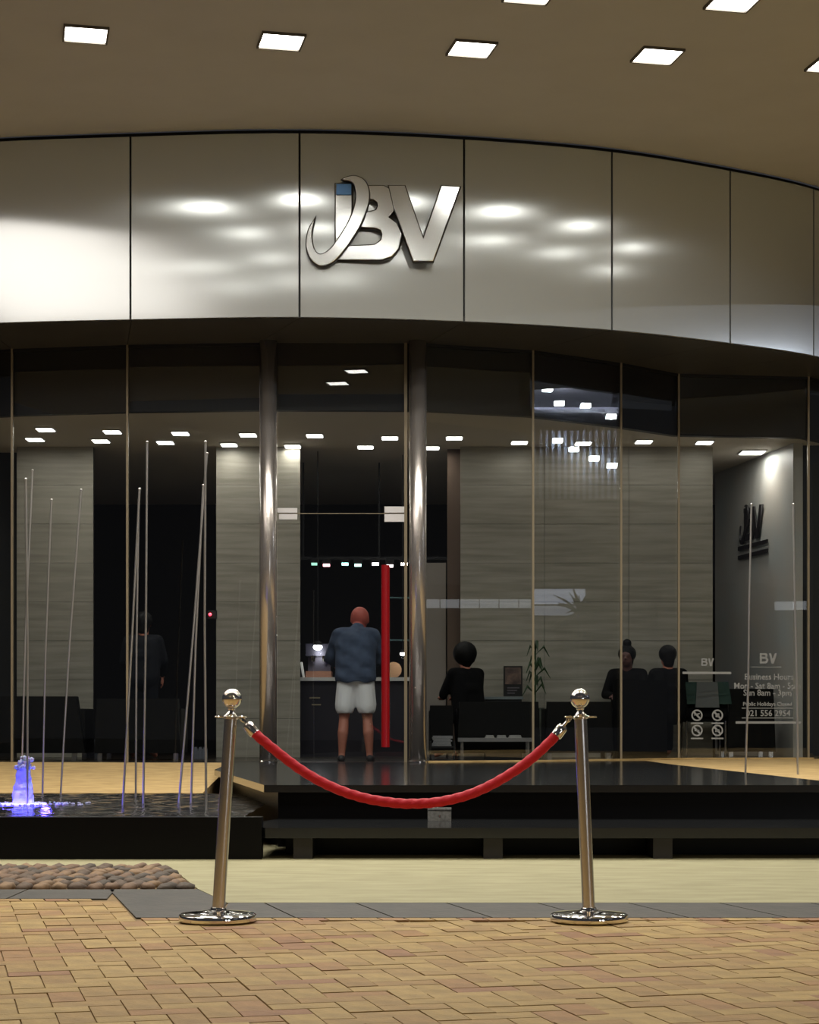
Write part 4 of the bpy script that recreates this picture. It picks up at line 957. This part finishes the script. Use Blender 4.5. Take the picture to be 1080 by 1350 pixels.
# red standby light
p = P(277, 810, 22.86); r = empty('standby_lamp', p, 'tiny red standby lamp beside the travertine pier left of the door', 'lamp')
MB().ball(p, .019, 8).build('bulb', emit('red_led', (1, .02, .05, 1), 8), r, smooth=True)
MB().box(p.x-.03, p.x+.08, p.y+.012, p.y+.06, p.z-.05, p.z+.05).build('plate', M_dark, r)
# white curtain / folded cloths at the foot of the left piers
for (a, b_, y0_, y1_, lab) in ((113, 131, 975, 997, 'pale folded cloth on the lobby floor at the foot of the left travertine pier'), (256, 272, 985, 1001, 'pale paper bag on the lobby floor near the tall rods')):
    Yq = 22.1; X0, X1 = wx(a, Yq), wx(b_, Yq); z0_ = DZ
    g = MB(); n_ = 8
    for k in range(n_): g.box(X0+(X1-X0)*k/n_, X0+(X1-X0)*(k+.85)/n_, Yq+.01*(k % 2), Yq+.18, z0_, wz(y0_, Yq)-.02*(k % 3))
    o = g.build('folded_cloth', mat('pale_cloth', (120, 122, 132), .8), None, bevel=.004); tag(o, lab, 'cloth')

# ------------------------------------------------------------------ neighbouring building (right, seen mirrored in the panes)
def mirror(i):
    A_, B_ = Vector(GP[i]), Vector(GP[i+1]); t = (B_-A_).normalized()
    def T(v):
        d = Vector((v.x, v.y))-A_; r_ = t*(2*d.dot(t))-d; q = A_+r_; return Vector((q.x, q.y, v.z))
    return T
T6 = mirror(6); T5 = mirror(5); YV = 45.0
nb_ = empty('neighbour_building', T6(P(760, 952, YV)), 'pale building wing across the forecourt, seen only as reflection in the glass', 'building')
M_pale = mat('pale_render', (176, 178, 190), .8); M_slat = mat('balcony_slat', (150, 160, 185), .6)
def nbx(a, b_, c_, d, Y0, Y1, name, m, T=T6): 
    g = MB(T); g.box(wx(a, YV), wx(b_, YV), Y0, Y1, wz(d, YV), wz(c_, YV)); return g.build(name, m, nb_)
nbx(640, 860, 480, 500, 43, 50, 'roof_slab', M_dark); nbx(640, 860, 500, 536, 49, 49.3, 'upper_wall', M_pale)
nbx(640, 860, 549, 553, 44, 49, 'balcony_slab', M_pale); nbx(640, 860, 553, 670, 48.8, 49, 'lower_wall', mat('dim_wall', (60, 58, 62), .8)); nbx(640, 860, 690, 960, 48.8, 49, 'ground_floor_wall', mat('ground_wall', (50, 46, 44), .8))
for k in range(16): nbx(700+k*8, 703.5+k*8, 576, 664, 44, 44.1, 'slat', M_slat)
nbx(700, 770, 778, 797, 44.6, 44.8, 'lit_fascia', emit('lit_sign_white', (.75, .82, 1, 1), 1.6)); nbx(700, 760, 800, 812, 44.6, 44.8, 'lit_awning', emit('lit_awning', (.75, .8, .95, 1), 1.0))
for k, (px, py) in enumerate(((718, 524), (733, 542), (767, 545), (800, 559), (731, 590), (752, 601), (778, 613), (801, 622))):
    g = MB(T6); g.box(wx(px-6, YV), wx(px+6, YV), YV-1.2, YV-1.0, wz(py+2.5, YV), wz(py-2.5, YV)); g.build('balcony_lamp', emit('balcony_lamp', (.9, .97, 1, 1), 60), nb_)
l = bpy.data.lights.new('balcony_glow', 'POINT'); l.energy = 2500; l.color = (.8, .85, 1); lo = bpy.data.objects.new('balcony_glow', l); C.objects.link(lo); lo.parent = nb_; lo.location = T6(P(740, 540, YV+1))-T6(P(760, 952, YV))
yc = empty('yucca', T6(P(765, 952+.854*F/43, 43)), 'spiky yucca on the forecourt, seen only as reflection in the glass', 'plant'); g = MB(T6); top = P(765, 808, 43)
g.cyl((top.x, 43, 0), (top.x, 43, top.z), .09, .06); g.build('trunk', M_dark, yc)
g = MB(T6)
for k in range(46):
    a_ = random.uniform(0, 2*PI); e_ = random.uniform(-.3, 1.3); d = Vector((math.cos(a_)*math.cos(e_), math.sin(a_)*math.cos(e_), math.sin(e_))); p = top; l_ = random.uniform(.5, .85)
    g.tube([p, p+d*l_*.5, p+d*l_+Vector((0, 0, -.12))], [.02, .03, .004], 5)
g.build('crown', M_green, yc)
# long lit strip across the forecourt, mirrored in the pane right of the door
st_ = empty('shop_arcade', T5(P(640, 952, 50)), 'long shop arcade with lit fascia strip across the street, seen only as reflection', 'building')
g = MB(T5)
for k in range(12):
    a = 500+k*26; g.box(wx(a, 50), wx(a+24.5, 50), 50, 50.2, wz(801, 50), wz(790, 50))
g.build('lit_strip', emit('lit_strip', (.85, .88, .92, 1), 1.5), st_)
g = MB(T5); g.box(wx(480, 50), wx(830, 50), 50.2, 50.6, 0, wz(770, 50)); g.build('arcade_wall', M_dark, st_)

# ------------------------------------------------------------------ street lamps behind the camera
def street_lamp(x, y, lab, aim=3):
    r = empty('street_lamp', (x, y, 0), lab, 'street lamp', 'street lamps behind the viewer'); h = 6.0
    MB().cyl((x, y, -.1), (x, y, h), .08, .05).build('pole', M_dark, r); MB().tube([(x, y, h), (x, y+.5, h+.25), (x, y+1.2, h+.3)], .035, 8).build('arm', M_dark, r)
    MB().box(x-.14, x+.14, y+1.1, y+1.6, h+.26, h+.36).build('head', M_dark, r, bevel=.02); MB().box(x-.11, x+.11, y+1.15, y+1.55, h+.235, h+.262).build('lens', emit('sodium', (1, .72, .38, 1), 30), r)
    l = bpy.data.lights.new('street', 'SPOT'); l.energy = STREET_W; l.color = (1, .74, .42); l.spot_size = math.radians(130); l.spot_blend = .6; l.shadow_soft_size = .15
    lo = bpy.data.objects.new('lamp', l); C.objects.link(lo); lo.parent = r; lo.location = (0, 1.35, h+.2); lo.rotation_euler = (math.radians(25), 0, 0)
street_lamp(-4.5, -5.5, 'street lamp behind the viewer at left'); street_lamp(4.5, -5.5, 'street lamp behind the viewer at right')

# ------------------------------------------------------------------ unseen glowing shop windows, added behind the viewer for stripes on the steel
sf = empty('added_shopfront', (12, -10, -.1), 'unseen shop with glowing windows, added behind the viewer for stripes on columns and posts', 'building')
MB().box(7, 19, -10.6, -10, -.1, 5).build('added_shop_wall', M_bulk, sf)
M_added_glow = emit('added_window_glow', (.92, .95, 1, 1), 5)
for a_, b__ in ((9.2, 10.4), (12.6, 15.2)):
    wdw = MB().box(a_-.08, b__+.08, -10.02, -9.97, .3, 3.1).build('window_frame', M_dark, sf); MB().box(a_, b__, -9.98, -9.95, .4, 3.0).build('pane', M_added_glow, wdw)
